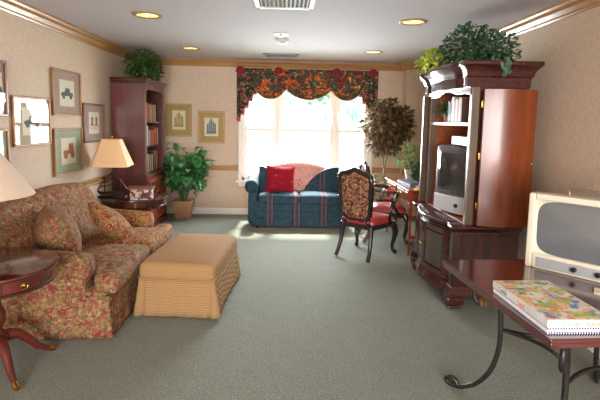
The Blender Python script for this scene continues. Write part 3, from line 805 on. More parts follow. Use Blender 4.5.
# camel back
bk = MB()
def backz(v):  # v 0..1 along Y
    return .865+.045*math.exp(-((v-.62)/.32)**2)
NU, NV = 24, 12
def bfn(u, v):
    # u along Y, v around the section: seat -> sloping front -> rolled top -> back
    y = SY0+.04+(SY1-SY0-.08)*u; zt = backz(u)
    e = max(0, 1-abs(2*u-1)**14)**.5
    r_ = .085*(.35+.65*e); zr = zt-.085
    xb, xt = SX0+.50, SX0+.26
    if v < .5:
        k = v/.5; x = xb+(xt-xb)*k+.045*math.sin(PI*k)*e; z = .38+(zr-.38)*k
    elif v < .8:
        a = (v-.5)/.3*PI; cx = (xt+SX0+.03)/2; x = cx+(xt-SX0-.03)/2*math.cos(a); z = zr+r_*math.sin(a)
    else:
        k = (v-.8)/.2; x = SX0+.03; z = zr+(.25-zr)*k
    return (x-ox, y-oy, z)
bk.grid(bfn, 40, 34)
for u in (0, 1):   # close the ends
    pts = [bfn(u, j/34) for j in range(35)]
    bk.add(pts, [tuple(range(35)) if u else tuple(range(34, -1, -1))])
o = bk.build('backrest', 'floral_red', t, angle=180)
# seat cushions (T-shape at front)
for (ya, yb, first) in ((SY0+.205, 3.825, True), (3.83, SY1-.205, False)):
    s = MB().rbox(((SX0+.40+SX1+.05)/2-ox, (ya+yb)/2-oy, .385), (SX1+.05-SX0-.40, yb-ya, .15), .05, 12, crown=.03, wob=.002)
    if first: s.rbox((SX1-.035-ox, ya-.02-oy, .385), (.17, .33, .147), .05, 8)
    else: s.rbox((SX1-.035-ox, yb+.02-oy, .385), (.17, .33, .147), .05, 8)
    s.build('seat_cushion', 'floral_red' if first else 'floral_gold', t, angle=180)
# throw pillows on the sofa
def pillow(name, loc, w_, h_, d_, mat, label, rot, n=12, ear=.10, piping=None):
    t = thing(name, label, 'cushion', loc)
    m = MB(); N = 16
    def P(i, j, sg):
        u = i/N*2-1; v = j/N*2-1
        k = (max(0, (1-u*u))*max(0, (1-v*v)))**.42
        px = u*w_/2*(1-ear*(1-abs(v))**1.0*0-ear*.55*(1-v*v)*abs(u)); pz = v*h_/2*(1-ear*.55*(1-u*u)*abs(v))
        return Vector((px, sg*d_/2*k, pz))
    for sg in (1, -1):
        m.grid(lambda a, b_: P(a*N, b_*N, sg), N, N)
    m.build('pillow_cover', mat, t, angle=180)
    if piping:
        pts = [P(i, 0, 1) for i in range(N+1)]+[P(N, j, 1) for j in range(1, N+1)]+[P(i, N, 1) for i in range(N-1, -1, -1)]+[P(0, j, 1) for j in range(N-1, -1, -1)]
        MB().tube(pts, .005, 6).build('piping', piping, t)
    t.rotation_euler = rot
    return t
pillow('throw_pillow', (-1.50, 4.0, .575), .46, .40, .20, 'floral_gold', 'floral throw pillow tipped forward on the far half of the floral sofa', (-1.0, .60, PI/2-.45), piping='floral_red')
pillow('throw_pillow', (-1.70, 3.43, .61), .54, .44, .30, 'floral_red', 'floral throw pillow leaning in the near corner of the floral sofa', (-.25, 0, PI/2+.55))

# ------------------------------------------------------------------ ottoman
t = thing('ottoman', 'gold checked skirted ottoman in front of the floral sofa', 'ottoman', (-.775, 3.88, 0), -.075)
W_, L_ = .60, .96
MB().rbox((0, 0, .345), (W_, L_, .15), .05, 14, crown=.03, wob=.0015).build('cushion', 'check_top', t, angle=180)
MB().rbox((0, 0, .17), (W_-.04, L_-.04, .24), .02, 5).build('base', 'check_gold', t)
skirt(-W_/2+.01, W_/2-.01, -L_/2+.01, L_/2-.01, .012, .30, .03, amp=.004).build('skirt', 'check_gold', t, solid=.006, angle=180)
wl = MB(); pp = [(a*(W_/2+.002), b_*(L_/2+.002)) for a, b_ in ((-.93, -1), (.93, -1), (1, -.96), (1, .96), (.93, 1), (-.93, 1), (-1, .96), (-1, -.96), (-.93, -1))]
wl.tube([(a, b_, .302) for a, b_ in pp], .007, 6).build('welt', 'check_gold', t)

# ------------------------------------------------------------------ valance
t = thing('window_valance', 'dark floral swag valance with red rosettes over the window', 'valance', (.345, YB-.02, 2.30))
ox, oz = .345, 2.30
VX0, VX1 = -.755, 1.45
MB().bb(VX0-ox, VX1-ox, -.09, -.005, -.17, .025).build('mounting_board', 'valance_print', t, smooth=False, bevel=.003)
seams = [VX0+.0, -.11, .80, VX1]
centers = [(-.50, .03, -.24), (-.02, .74, .36), (.69, 1.22, .95)]
for i, (a, b_, cx) in enumerate(centers):
    def sfn(u, v, a=a, b_=b_, i=i):
        x = a+(b_-a)*u; e = 1-(2*u-1)**2
        top = .022; bot = -.235-.205*e**.75
        z = top+(bot-top)*v
        # folds follow catenaries
        ph = v*7*PI-e*5.0*(1-v*.5)
        y = -.11-.045*math.sin(v*PI)-.034*math.sin(ph)*(.3+.7*e)*(v**.4)
        return (x-ox, y, z)
    so = MB().grid(sfn, 30, 44).build('swag', 'valance_print', t, solid=.006, angle=180)
    MB().tube([Vector(sfn(k/24, 1.0))+Vector((0, -.004, -.006)) for k in range(25)], .006, 6).build('fringe', 'gilt_pale', so)
for sgn, x_out, x_in in ((1, VX0, -.38), (-1, VX1, 1.08)):
    W_ = abs(x_in-x_out); steps = 6
    m = MB(); n_ = 48
    def botz(u):
        k = min(steps-1, int(u*steps)); return -.80+.105*k
    vs = []
    for i in range(n_+1):
        u = i/n_; x = x_out+sgn*W_*u; y = -.085-.025*(1 if int(u*steps*2) % 2 else 0)-.01*math.sin(u*steps*PI*2)
        vs.append([(x-ox, y, .022+(botz(min(.999, u))-.022)*j/10) for j in range(11)])
    flat = [p for c_ in vs for p in c_]
    m.add(flat, [(i*11+j, (i+1)*11+j, (i+1)*11+j+1, i*11+j+1) for i in range(n_) for j in range(10)])
    jo = m.build('jabot', 'jabot_print', t, solid=.006, smooth=False)
    for k in range(steps):
        u0, u1 = k/steps, (k+.96)/steps; z = botz(u0+.01)
        MB().bb(x_out+sgn*W_*u0-ox, x_out+sgn*W_*u1-ox, -.115, -.08, z-.004, z+.022).build('lining_edge', 'pink_trim', jo, smooth=False)
for x in (-.70, -.11, .79, 1.36):
    m = MB()
    for q, (rr, yy) in enumerate(((.065, -.135), (.048, -.150), (.03, -.162))):
        m.grid(lambda u, v, rr=rr, yy=yy, q=q: (x-ox+rr*(.35+.65*v)*(1+.13*math.sin(u*2*PI*8+q))*math.cos(u*2*PI), yy-.012*math.sin(v*PI), -.02+rr*(.35+.65*v)*(1+.13*math.sin(u*2*PI*8+q))*math.sin(u*2*PI)), 48, 5)
    m.sphere((x-ox, -.155, -.02), .02)
    m.lathe([(0, 0), (.03, 0), (.03, .02), (0, .02)], (x-ox, -.12, -.03), 12)
    m.build('rosette', 'red_velvet', t, solid=.004, angle=180)

# ------------------------------------------------------------------ loveseat
t = thing('loveseat', 'blue striped loveseat with pink back under the window', 'loveseat', (.225, 6.35, 0))
# local: x along width, y from 0 (front) to .8 (back)
MB().rbox((0, .40, .20), (1.32, .74, .33), .03, 8).build('base', 'blue_stripe', t)
MB().bb(-.655, .655, .012, .03, .03, .24).bb(-.655, .655, .008, .03, .135, .142).build('front_panel', 'blue_stripe', t, bevel=.006, smooth=False)
for s_ in (-1, 1):
    a = MB(); a.rbox((s_*.665, .38, .32), (.13, .70, .52), .04, 8)
    V = 18; ys = [.02, .021, .06, .2, .35, .5, .65, .70]
    vs = []
    for yi, y in enumerate(ys):
        k = 0 if yi in (0, len(ys)-1) else (.93 if yi == 1 else 1)
        for j in range(V):
            w = j/V*2*PI; vs.append((s_*.685+.095*k*math.cos(w), y, .585+.03*(y/.7)+.095*k*math.sin(w)))
    a.add(vs, [(i*V+j, i*V+(j+1) % V, (i+1)*V+(j+1) % V, (i+1)*V+j) for i in range(len(ys)-1) for j in range(V)])
    ao = a.build('arm', 'blue_stripe', t, angle=180)
    MB().tube([(s_*.685+.085*math.cos(q/20*2*PI), .017, .585+.085*math.sin(q/20*2*PI)) for q in range(21)], .006, 6).build('piping', 'piping_dark', ao)
for s_ in (-1, 1):
    so = MB().rbox((s_*.295, .30, .405), (.585, .58, .14), .045, 12, crown=.02).build('seat_cushion', 'blue_stripe', t, angle=180)
    MB().tube([(s_*.295-.27, .014, .45), (s_*.295+.27, .014, .45)], .005, 6).build('piping', 'piping_dark', so)
# camel pink back
def lb(u, v):
    x = (u-.5)*1.26; zt = .78+.12*math.cos((u-.5)*PI)**.8
    zt = .70+.19*math.cos((u-.5)*PI)**.7 if abs(u-.5) < .5 else .70
    if v < .4: k = v/.4; return (x, .56+.06*k, .36+(zt-.05-.36)*k)
    if v > .7: k = (v-.7)/.3; return (x, .74, zt-.05-(zt-.25)*k)
    a = (v-.4)/.3*PI; return (x, .68-.06*math.cos(a), zt-.05+.05*math.sin(a))
MB().grid(lb, 28, 24).build('backrest', 'pink_damask', t, solid=.015, angle=180)
# side back cushions with a swept top edge
def wing(sgn, w_, zlo, zhi):
    # outline: high beside the arm, sweeping down to the middle
    out = []
    x_o = .60
    n_ = 14
    for k in range(n_+1):
        q = k/n_; out.append((sgn*(x_o-w_*q), zlo+(zhi-zlo)*(1-q**2.5)))
    poly = [(sgn*x_o, .455)]+out+[(sgn*(x_o-w_), .455)]
    return poly, out
for sgn, w_, zh in ((1, .52, .83), (-1, .30, .83)):
    poly, out = wing(sgn, w_, .47, zh)
    if sgn < 0: poly = poly[::-1]
    wo = MB().prism(poly, 'y', .44, .57).build('back_cushion', 'blue_stripe', t, bevel=.02, smooth=True)
    MB().tube([(x, .445, z) for x, z in out], .009, 6).build('piping', 'piping_dark', wo)
for x in (-.60, .60):
    for y in (.08, .72): MB().lathe([(0, 0), (.022, 0), (.028, .05), (0, .05)], (x, y, 0), 12).build('foot', 'black_wood', t)
pillow('throw_pillow', (-.055, 6.65, .665), .43, .40, .16, 'red_cushion', 'bright red square throw pillow on the blue loveseat', (-.22, .04, .06), ear=.16)

# ------------------------------------------------------------------ carved armchairs
def armchair(loc, rz, label):
    # local: faces +y
    t = thing('carved_armchair', label, 'armchair', loc, rz, 'carved armchairs by the desk')
    # seat frame
    poly = [(-.21, -.22), (.21, -.22), (.27, .22), (.14, .255), (0, .265), (-.14, .255), (-.27, .22)]
    MB().prism(poly, 'z', .34, .40).build('seat_frame', 'black_wood', t, bevel=.012, smooth=False)
    m = MB(); sp = [(p[0]*.97, p[1]*.97) for p in poly]
    n_ = 20; vs = []; N = 40
    def edge(a):  # ray to polygon
        d = Vector((math.cos(a), math.sin(a))); best = 9
        for i in range(len(sp)):
            p, q = Vector(sp[i]), Vector(sp[(i+1) % len(sp)]); e = q-p; den = d.x*e.y-d.y*e.x
            if abs(den) < 1e-9: continue
            s1 = (p.x*e.y-p.y*e.x)/den; s2 = (p.x*d.y-p.y*d.x)/den
            if s1 > 0 and -1e-6 <= s2 <= 1+1e-6: best = min(best, s1)
        return best
    prof = [(1, .395), (1.0, .425), (.97, .445), (.85, .465), (.5, .478), (0, .482)]
    for k in range(N):
        a = k/N*2*PI; R_ = edge(a)
        for q, z in prof: vs.append((R_*q*math.cos(a), R_*q*math.sin(a), z))
    m.add(vs, [(k*6+i, ((k+1) % N)*6+i, ((k+1) % N)*6+i+1, k*6+i+1) for k in range(N) for i in range(5)])
    m.build('seat', 'red_leather', t, angle=180)
    # cabriole front legs
    for s_ in (-1, 1):
        MB().tube([(s_*.23, .20, .38), (s_*.25, .225, .33), (s_*.262, .24, .27), (s_*.25, .228, .18), (s_*.235, .215, .10), (s_*.24, .225, .05), (s_*.26, .25, .02), (s_*.262, .262, .018)],
                  [.040, .042, .036, .027, .021, .020, .026, .018], 10).build('front_leg', 'black_wood', t)
        MB().tube([(s_*.18, -.20, .38), (s_*.185, -.21, .30), (s_*.19, -.225, .18), (s_*.20, -.26, .08), (s_*.205, -.30, .012)], [.034, .029, .025, .022, .022], 8).build('rear_leg', 'black_wood', t)
    # apron carving
    MB().tube([(-.2, .245, .34), (-.1, .262, .325), (0, .27, .345), (.1, .262, .325), (.2, .245, .34)], .014, 8).build('carved_apron', 'black_wood', t)
    # back: leaning outline
    def bp(x, z, dy=0): return Vector((x*.86, -.215-.11*(z-.40)+dy, .40+(z-.40)*.96))
    L = [(-.165, .46), (-.20, .52), (-.215, .62), (-.225, .76), (-.235, .88), (-.225, .95), (-.19, .985), (-.13, .99), (-.07, 1.01), (0, 1.035)]
    loop = L+[(-x, z) for x, z in L[-2::-1]]
    bo = MB(); bo.tube([bp(x, z) for x, z in loop], [.026]+[.029]*(len(loop)-2)+[.026], 10)
    bo.tube([bp(-.165, .47), bp(-.08, .445), bp(0, .455), bp(.08, .445), bp(.165, .47)], .02, 10)
    for s_ in (-1, 1):   # posts to the seat and upper scrolls
        bo.tube([bp(s_*.17, .48), bp(s_*.17, .42), (s_*.18, -.205, .36)], .022, 8)
        bo.tube([bp(s_*.225, .93), bp(s_*.225, .965, -.01), bp(s_*.205, .985, -.02)], [.026, .024, .016], 8)
    bo.build('back_frame', 'black_wood', t, angle=180)
    inner = [(x*.90, z if 0 else .5+(z-.5)*.955) for x, z in loop]
    m = MB(); cz = .74
    rings = 6; vs = []
    nL = len(inner)
    for side in (1, -1):
        st = len(m.v); vs = []
        for k in range(rings+1):
            q = k/rings
            for (x, z) in inner+[(.08, .465), (-.08, .465)]:
                xx, zz = x*(1-q), cz+(z-cz)*(1-q)
                pp_ = bp(xx, zz, side*(.010+.022*(1-(1-q)**2.5))); vs.append(pp_)
        n2 = nL+2
        m.add(vs, [(k*n2+i, k*n2+(i+1) % n2, (k+1)*n2+(i+1) % n2, (k+1)*n2+i) for k in range(rings) for i in range(n2)])
    m.build('back_panel', 'tapestry', t, angle=180)
    for s_ in (-1, 1):
        a = MB()
        a.tube([bp(s_*.215, .70), (s_*.245, -.20, .685), (s_*.275, -.08, .675), (s_*.285, .04, .665), (s_*.275, .11, .66), (s_*.268, .135, .645)], [.018, .02, .022, .024, .026, .018], 10, flat=.75)
        a.tube([(s_*.272, .10, .65), (s_*.285, .06, .58), (s_*.275, .05, .50), (s_*.255, .09, .43), (s_*.245, .13, .38)], [.018, .018, .017, .02, .022], 8)
        a.build('armrest', 'black_wood', t, angle=180)
        MB().rbox((s_*.285, .0, .688), (.04, .14, .022), .01, 5).build('arm_pad', 'red_leather', t, angle=180)
    return t
rz1 = math.atan2(-.29, .35)
a1 = armchair((.955, 5.14, 0), rz1, 'black carved armchair in front, tapestry back turned to us, red seat')

a2 = dup(a1, (1.31, 5.82, 0), -PI/2+.05, 'black carved armchair behind the front one, drawn up to the desk')

# ------------------------------------------------------------------ desk
t = thing('writing_desk', 'small reddish wooden writing desk against the right wall by the chairs', 'desk', (1.75, 5.64, 0))
dx, dy = .345, .60
MB().bb(-dx, dx, -dy, dy, .745, .77).build('desk_top', 'desk_wood', t, bevel=.006, smooth=False)
MB().bb(-dx+.025, dx-.02, -dy+.025, dy-.025, .62, .745).build('apron', 'desk_wood', t, bevel=.003, smooth=False)
for yy in (-.28, .28):
    d = MB().bb(-dx+.012, -dx+.026, yy-.23, yy+.23, .634, .732).build('drawer', 'desk_wood', t, bevel=.003, smooth=False)
    MB().sphere((-dx+.004, yy, .70), .012).build('knob', 'brass', d)
for sx in (-1, 1):
    for sy in (-1, 1):
        MB().lathe([(0, 0), (.013, 0), (.013, .03), (.022, .58), (.028, .62), (0, .62)], (sx*(dx-.045), sy*(dy-.045), 0), 4, rot=PI/4).build('leg', 'desk_wood', t, smooth=False)
    
for sy in (-1, 1): MB().bb(-dx+.05, dx-.05, sy*(dy-.045)-.012, sy*(dy-.045)+.012, .20, .235).build('stretcher', 'desk_wood', t, smooth=False)
t = thing('keyboard', 'dark grey computer keyboard on the small desk', 'keyboard', (1.58, 5.62, .77), .1)
MB().prism([(-.085, 0), (.085, 0), (.085, .03), (-.085, .016)], 'y', -.23, .23).build('housing', 'keyboard_grey', t, bevel=.004, smooth=False)
k = MB()
for i in range(5):
    for j in range(15): k.box((-.065+.030*i, -.205+.0293*j, .026+.0022*i), (.022, .022, .010))
k.build('keys', 'keys_dark', t, smooth=False)
t = thing('paper_stack', 'loose blue-grey papers on the near end of the desk', 'papers', (1.70, 5.25, .77))
for i in range(5): MB().box((RND.uniform(-.02, .02), RND.uniform(-.02, .02), .003+.006*i), (.21, .28, .005), rz=RND.uniform(-.3, .3)).build('sheet', ['cream_card', 'keyboard_grey', 'panel_grey', 'cream_card', 'ink_blue'][i], t, smooth=False)
tag(MB().bb(-.13, .13, -.05, .05, 0, .012).build('yellow_folder', 'yellow_paper', loc=(1.62, 5.085, .77), rz=.05, smooth=False, bevel=.002), 'yellow folder lying on the near edge of the desk', 'folder')
t = thing('computer_monitor', 'pale computer monitor at the back of the desk, seen from its edge', 'monitor', (1.88, 5.35, .77), .15)
MB().bb(-.015, .015, -.17, .17, .06, .34).build('housing', 'plastic_ivory', t, bevel=.006, smooth=False)
MB().bb(-.018, -.014, -.15, .15, .08, .32).build('screen', 'crt_dark', t, smooth=False)
MB().bb(-.07, .08, -.09, .09, 0, .012).bb(-.01, .02, -.03, .03, .012, .08).build('stand', 'plastic_ivory', t, bevel=.004, smooth=False)
# plants on / by the desk
t = thing('trailing_plant', 'light green trailing plant in a pot at the far end of the desk', 'potted plant', (1.72, 6.10, .77))
MB().lathe([(0, 0), (.06, 0), (.085, .13), (.078, .13), (.07, .11), (0, .11)], seg=20).build('pot', 'cream_card', t)
f = MB(); r = random.Random(21)
bush(f, (0, -.02, .30), (.25, .20, .16), 190, .06, .04, r, .3, zmin=.05, xmax=.37)
f.build('foliage', 'leaf_pothos', t, smooth=False)
stems(MB(), (0, 0, .1), [(.15*math.cos(a), .15*math.sin(a), .33) for a in [k*.8 for k in range(8)]], .003, .002, r).build('stems', 'stem_green', t)
t = thing('desk_plant', 'low dark green leafy plant in a pot behind the keyboard', 'potted plant', (1.80, 5.84, .77))
MB().lathe([(0, 0), (.05, 0), (.07, .09), (.064, .09), (.058, .075), (0, .075)], seg=20).build('pot', 'bronze', t)
f = MB(); bush(f, (0, 0, .15), (.20, .17, .11), 260, .06, .04, r, .3, zmin=.03, xmax=.30)
f.build('foliage', 'leaf_dark', t, smooth=False)
t = thing('lily_plant', 'bright green strappy plant on the floor behind the desk', 'potted plant', (1.22, 6.62, 0))
MB().lathe([(0, 0), (.08, 0), (.11, .18), (.10, .18), (.09, .16), (0, .16)], seg=20).build('pot', 'terracotta', t)
f = MB()
for k in range(26):
    a = r.uniform(0, 2*PI); h_ = r.uniform(.45, .78); p = Vector((.03*math.cos(a), .03*math.sin(a), .16)); q = Vector((r.uniform(.03, .18)*math.cos(a), r.uniform(.03, .18)*math.sin(a), h_))
    f.tube([p, p.lerp(q, .5)+Vector((0, 0, .05)), q], .0035, 4)
    for z_ in range(2): f.leaf(q, Vector((math.cos(a), math.sin(a), r.uniform(-.3, .6)))+rvec(r)*.4, Vector((0, 0, 1)), .15, .06, .1, .3)
f.build('foliage', 'leaf_pothos', t, smooth=False)
# ficus
t = thing('ficus_tree', 'tall ficus tree with round dark reddish-green crown right of the window', 'indoor tree', (1.50, 6.78, 0))
MB().lathe([(0, 0), (.13, 0), (.17, .28), (.18, .30), (.16, .30), (.15, .26), (0, .26)], seg=28).build('pot', 'terracotta', t)
MB().lathe([(0, .262), (.148, .262)], seg=28).build('soil', 'soil', t)
MB().tube([(-.02, 0, .25), (-.05, .01, .5), (.01, .02, .8), (-.03, 0, 1.05), (0, 0, 1.3)], [.016, .014, .013, .012, .010], 8).tube([(.03, .01, .25), (.05, 0, .5), (0, -.02, .8), (.05, 0, 1.05), (.02, 0, 1.35)], [.014, .012, .011, .010, .008], 8).build('trunk', 'bark', t)
r = random.Random(31); br = MB(); f = MB()
for k in range(26):
    a = r.uniform(0, 2*PI); R_ = r.uniform(.15, .33); z = r.uniform(1.12, 1.82)
    tp = Vector((R_*math.cos(a), R_*math.sin(a)*.8, z)); b0 = Vector((0, 0, r.uniform(1.0, 1.3)))
    br.tube([b0, b0.lerp(tp, .5)+Vector((0, 0, .04)), tp], [.006, .004, .002], 5)
br.build('branches', 'bark', t)
for c_, q_, n_ in (((-.08, 0, 1.5), (.29, .26, .27), 640), ((.16, 0, 1.46), (.24, .24, .26), 480), ((.02, 0, 1.72), (.2, .2, .17), 240), ((-.02, -.05, 1.24), (.26, .24, .17), 340), ((.26, 0, 1.62), (.13, .15, .14), 110)): bush(f, c_, q_, n_, .09, .055, r, .55, xmax=.56, ymax=.46)
f.build('foliage', 'leaf_ficus', t, smooth=False)

# ------------------------------------------------------------------ armoire
AX0, AX1, AY0, AY1 = 1.39, 1.94, 3.60, 4.66
ax, ay = 1.75, 4.13
t = thing('tv_armoire', 'large dark cherry armoire with bowed door folded open, against the right wall', 'armoire', (ax, ay, 0))
def front(o_, n_=40, bow=.07):
    # serpentine front edge, y from near to far
    pts = []
    for k in range(n_+1):
        v = k/n_; y = AY0-o_+(AY1-AY0+2*o_)*v; e = abs(2*v-1)
        s_ = 0 if e > .80 else bow*(.5+.5*math.cos(PI*e/.80))
        dip = .032*math.exp(-((e-.74)/.07)**2)
        pts.append((AX0-o_-s_+dip, y))
    return pts
def slab(o_, z0, z1, bow=.07, dx=0, mb=None, side=0):
    fr = front(o_, bow=bow); poly = [(x+dx-ax, y-ay) for x, y in fr]+[(AX1+side-ax, AY1+o_-ay), (AX1+side-ax, AY0-o_-ay)]
    return (mb or MB()).prism(poly, 'z', z0, z1)
def loft(levels, bow=.07, dx=0):
    mb = MB(); rings = []
    for z, o_, sd in levels:
        fr = front(o_, bow=bow); poly = [(x+dx-ax, y-ay, z) for x, y in fr]+[(AX1+sd-ax, AY1+o_-ay, z), (AX1+sd-ax, AY0-o_-ay, z)]
        rings.append(poly)
    n_ = len(rings[0]); vs = [p for r_ in rings for p in r_]
    fs = [(k*n_+i, k*n_+(i+1) % n_, (k+1)*n_+(i+1) % n_, (k+1)*n_+i) for k in range(len(rings)-1) for i in range(n_)]
    fs += [tuple(range(n_))[::-1], tuple((len(rings)-1)*n_+i for i in range(n_))]
    return mb.add(vs, fs)
slab(.0, .13, .66).build('lower_case', 'dark_cherry', t, smooth=False, bevel=.003)
loft([(.10, .03, 0), (.125, .034, 0), (.14, .028, 0), (.155, .016, 0), (.175, .010, 0), (.185, .002, 0)]).build('base_moulding', 'cherry_y', t, angle=50)
for (x0, y0) in ((AX0-.03, AY0-.03), (AX0-.03, AY1-.11), (AX1-.14, AY0-.03), (AX1-.14, AY1-.11)):
    f = MB(); f.bb(x0-ax, x0+.14-ax, y0-ay, y0+.14-ay, .03, .10).bb(x0+.01-ax, x0+.12-ax, y0+.01-ay, y0+.12-ay, 0, .03); f.build('bracket_foot', 'cherry_y', t, bevel=.015, smooth=False)
loft([(.645, .002, 0), (.658, .012, 0), (.668, .02, 0), (.674, .032, 0), (.686, .036, 0), (.697, .032, 0), (.705, .022, 0)]).build('waist_moulding', 'cherry_y', t, angle=50)
# lower doors following the serpentine
def frontx(v, o_=0):
    e = abs(2*v-1); s_ = 0 if e > .80 else .07*(.5+.5*math.cos(PI*e/.80)); return AX0-o_-s_+.032*math.exp(-((e-.76)/.07)**2)
for va, vb in ((.13, .495), (.505, .87)):
    def strip(v0, v1, z0, z1, o0, o1, mb, n_=14):
        vs = []
        for k in range(n_+1):
            v = v0+(v1-v0)*k/n_; y = AY0+(AY1-AY0)*v-ay
            for (oo, z) in ((o0, z0), (o1, z0), (o1, z1), (o0, z1)): vs.append((frontx(v, oo)-ax, y, z))
        fs = [(k*4+i, k*4+(i+1) % 4, (k+1)*4+(i+1) % 4, (k+1)*4+i) for k in range(n_) for i in range(4)]+[(0, 1, 2, 3), (n_*4+3, n_*4+2, n_*4+1, n_*4)]
        mb.add(vs, fs)
    d = MB(); w_ = .045
    strip(va, va+w_, .20, .63, 0, .018, d, 3); strip(vb-w_, vb, .20, .63, 0, .018, d, 3); strip(va+w_, vb-w_, .20, .25, 0, .018, d); strip(va+w_, vb-w_, .585, .63, 0, .018, d)
    do = d.build('lower_door', 'cherry_y', t, bevel=.004, smooth=False)
    d = MB(); strip(va+w_+.012, vb-w_-.012, .265, .57, 0, .012, d); d.build('raised_panel', 'dark_cherry', do, bevel=.004, smooth=False)
    vk = vb-.02 if va < .3 else va+.02
    MB().sphere((frontx(vk, .032)-ax, AY0+(AY1-AY0)*vk-ay, .42), .013).build('knob', 'brass', do)
# side raised panel of the lower case
MB().bb(AX0+.07-ax, AX1-.07-ax, AY0-.008-ay, AY0-ay, .20, .62).build('side_panel', 'dark_cherry', t, bevel=.006, smooth=False)
# upper case
UX0 = 1.488
for ya, yb in ((AY0+.01, AY0+.035), (AY1-.035, AY1-.01)):
    MB().bb(1.50-ax, AX1-ax, ya-ay, yb-ay, .705, 1.82).build('side_board', 'dark_cherry', t, smooth=False)
MB().bb(AX1-.02-ax, AX1-ax, AY0+.035-ay, AY1-.035-ay, .705, 1.82).bb(UX0+.02-ax, AX1-ax, AY0+.035-ay, AY1-.035-ay, 1.80, 1.82).bb(1.51-ax, AX1-.02-ax, AY1-.04-ay, AY1-.0355-ay, .705, 1.80).bb(1.51-ax, AX1-.02-ax, AY0+.0355-ay, AY0+.04-ay, .705, 1.80).bb(UX0-ax, AX1-.02-ax, AY0+.04-ay, AY1-.04-ay, .7052, .712).build('interior_lining', 'armoire_inside', t, smooth=False)
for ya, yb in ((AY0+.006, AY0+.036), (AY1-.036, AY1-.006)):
    MB().bb(1.478-ax, 1.545-ax, ya-.006-ay, yb+.006-ay, .705, 1.82).build('pilaster', 'window_sheen_wood', t, bevel=.006, smooth=False)
# scalloped top rail
pts = [(AY0+.01-ay, 1.84), (AY0+.01-ay, 1.76)]
for k in range(25):
    v = k/24; y = AY0+.075+(AY1-AY0-.15)*v; pts.append((y-ay, 1.755+.045*math.sin(PI*v)+.012*math.cos(4*PI*v)))
pts += [(AY1-.01-ay, 1.76), (AY1-.01-ay, 1.84)]
MB().prism(pts, 'x', UX0-.022-ax, UX0-.002-ax).build('top_rail', 'cherry_y', t, smooth=False, bevel=.003)
c = loft([(1.82, .01, 0), (1.895, .01, .005), (1.90, .018, .015), (1.912, .02, .018), (1.93, .024, .022), (1.95, .034, .032), (1.972, .052, .05), (1.985, .066, .06), (1.99, .074, .062), (2.01, .076, .064), (2.02, .07, .06)], bow=.05, dx=.05)
c.build('cornice', 'cherry_y', t, angle=50)
MB().bb(UX0+.005-ax, AX1-.02-ax, AY0+.04-ay, AY1-.04-ay, 1.51, 1.54).build('shelf', 'shelf_edge', t, bevel=.003, smooth=False)
# folded-back bowed doors
for near in (True, False):
    y_ = AY0-.05 if near else AY1+.03; sg = -1 if near else 1
    def dfn(off):
        out = []
        for k in range(21):
            u = k/20; out.append(((1.555 if near else 1.425)+.42*u, y_+sg*(.055*math.sin(PI*u)+off)))
        return out
    A, B = dfn(.012), dfn(-.012)
    poly = [(x-ax, y-ay) for x, y in A]+[(x-ax, y-ay) for x, y in B[::-1]]
    d = MB().prism(poly, 'z', .715, 1.80).build('upper_door', 'armoire_door_wood' if near else 'window_sheen_wood', t, angle=30)
    for z in (.85, 1.25, 1.66): MB().lathe([(0, 0), (.006, 0), (.006, .05), (0, .05)], (1.55-ax, y_+.02*(-sg)-ay, z), 10).build('hinge', 'brass', d)
    MB().sphere((1.95-ax, y_+sg*.035-ay, 1.22), .012).build('knob', 'brass', d)

# TV set inside
t = thing('television', 'grey television with bulging dark screen inside the armoire', 'television', (1.74, 4.04, .712), .45)
MB().rbox((-.10, 0, .32), (.16, .66, .60), .035, 8).build('front_housing', 'plastic_grey', t)
bd = MB(); P0 = [(-.03, -.30, .05), (-.03, .30, .05), (-.03, .30, .58), (-.03, -.30, .58)]; P1 = [(.30, -.18, .08), (.30, .18, .08), (.30, .18, .45), (.30, -.18, .45)]
bd.add(P0+P1, [(0, 1, 2, 3), (7, 6, 5, 4), (0, 4, 5, 1), (1, 5, 6, 2), (2, 6, 7, 3), (3, 7, 4, 0)]); bd.build('rear_housing', 'plastic_grey', t, bevel=.02, smooth=False)
def scr(u, v):
    y = (u-.5)*.56; z = .19+.38*v; return (-.182-.030*(1-(2*u-1)**2*.8)*(1-(2*v-1)**2*.6), y, z)
MB().grid(scr, 16, 12).build('screen', 'crt_dark', t, solid=.004, angle=180)
lo = MB(); pl = [(-.14, -.32), (-.14, .32)]+[(-.19-.045*math.sin(PI*k/14), .32-.64*k/14) for k in range(15)]
lo.prism(pl, 'z', .015, .165).build('speaker_bezel', 'plastic_silver', t, bevel=.01, smooth=False)
pb = MB().lathe([(0, -.004), (.018, -.004), (.018, .01), (0, .01)], (0, 0, 0), 14).build('power_button', 'plastic_black', t)
pb.rotation_euler = (0, -PI/2, 0); pb.location = (-.236, 0, .09)
MB().bb(-.15, .20, -.26, .26, 0, .02).build('stand', 'plastic_black', t, smooth=False)
t = thing('video_recorder', 'silver video recorder on top of the television in the armoire', 'video recorder', (1.70, 3.98, 1.332))
MB().bb(-.15, .15, -.20, .20, .006, .085).build('housing', 'recorder_grey', t, bevel=.004, smooth=False)
MB().bb(-.154, -.149, -.12, .10, .045, .07).build('tape_slot', 'plastic_black', t, smooth=False)
MB().bb(-.153, -.149, -.18, .18, .012, .034).build('control_strip', 'plastic_grey', t, smooth=False)
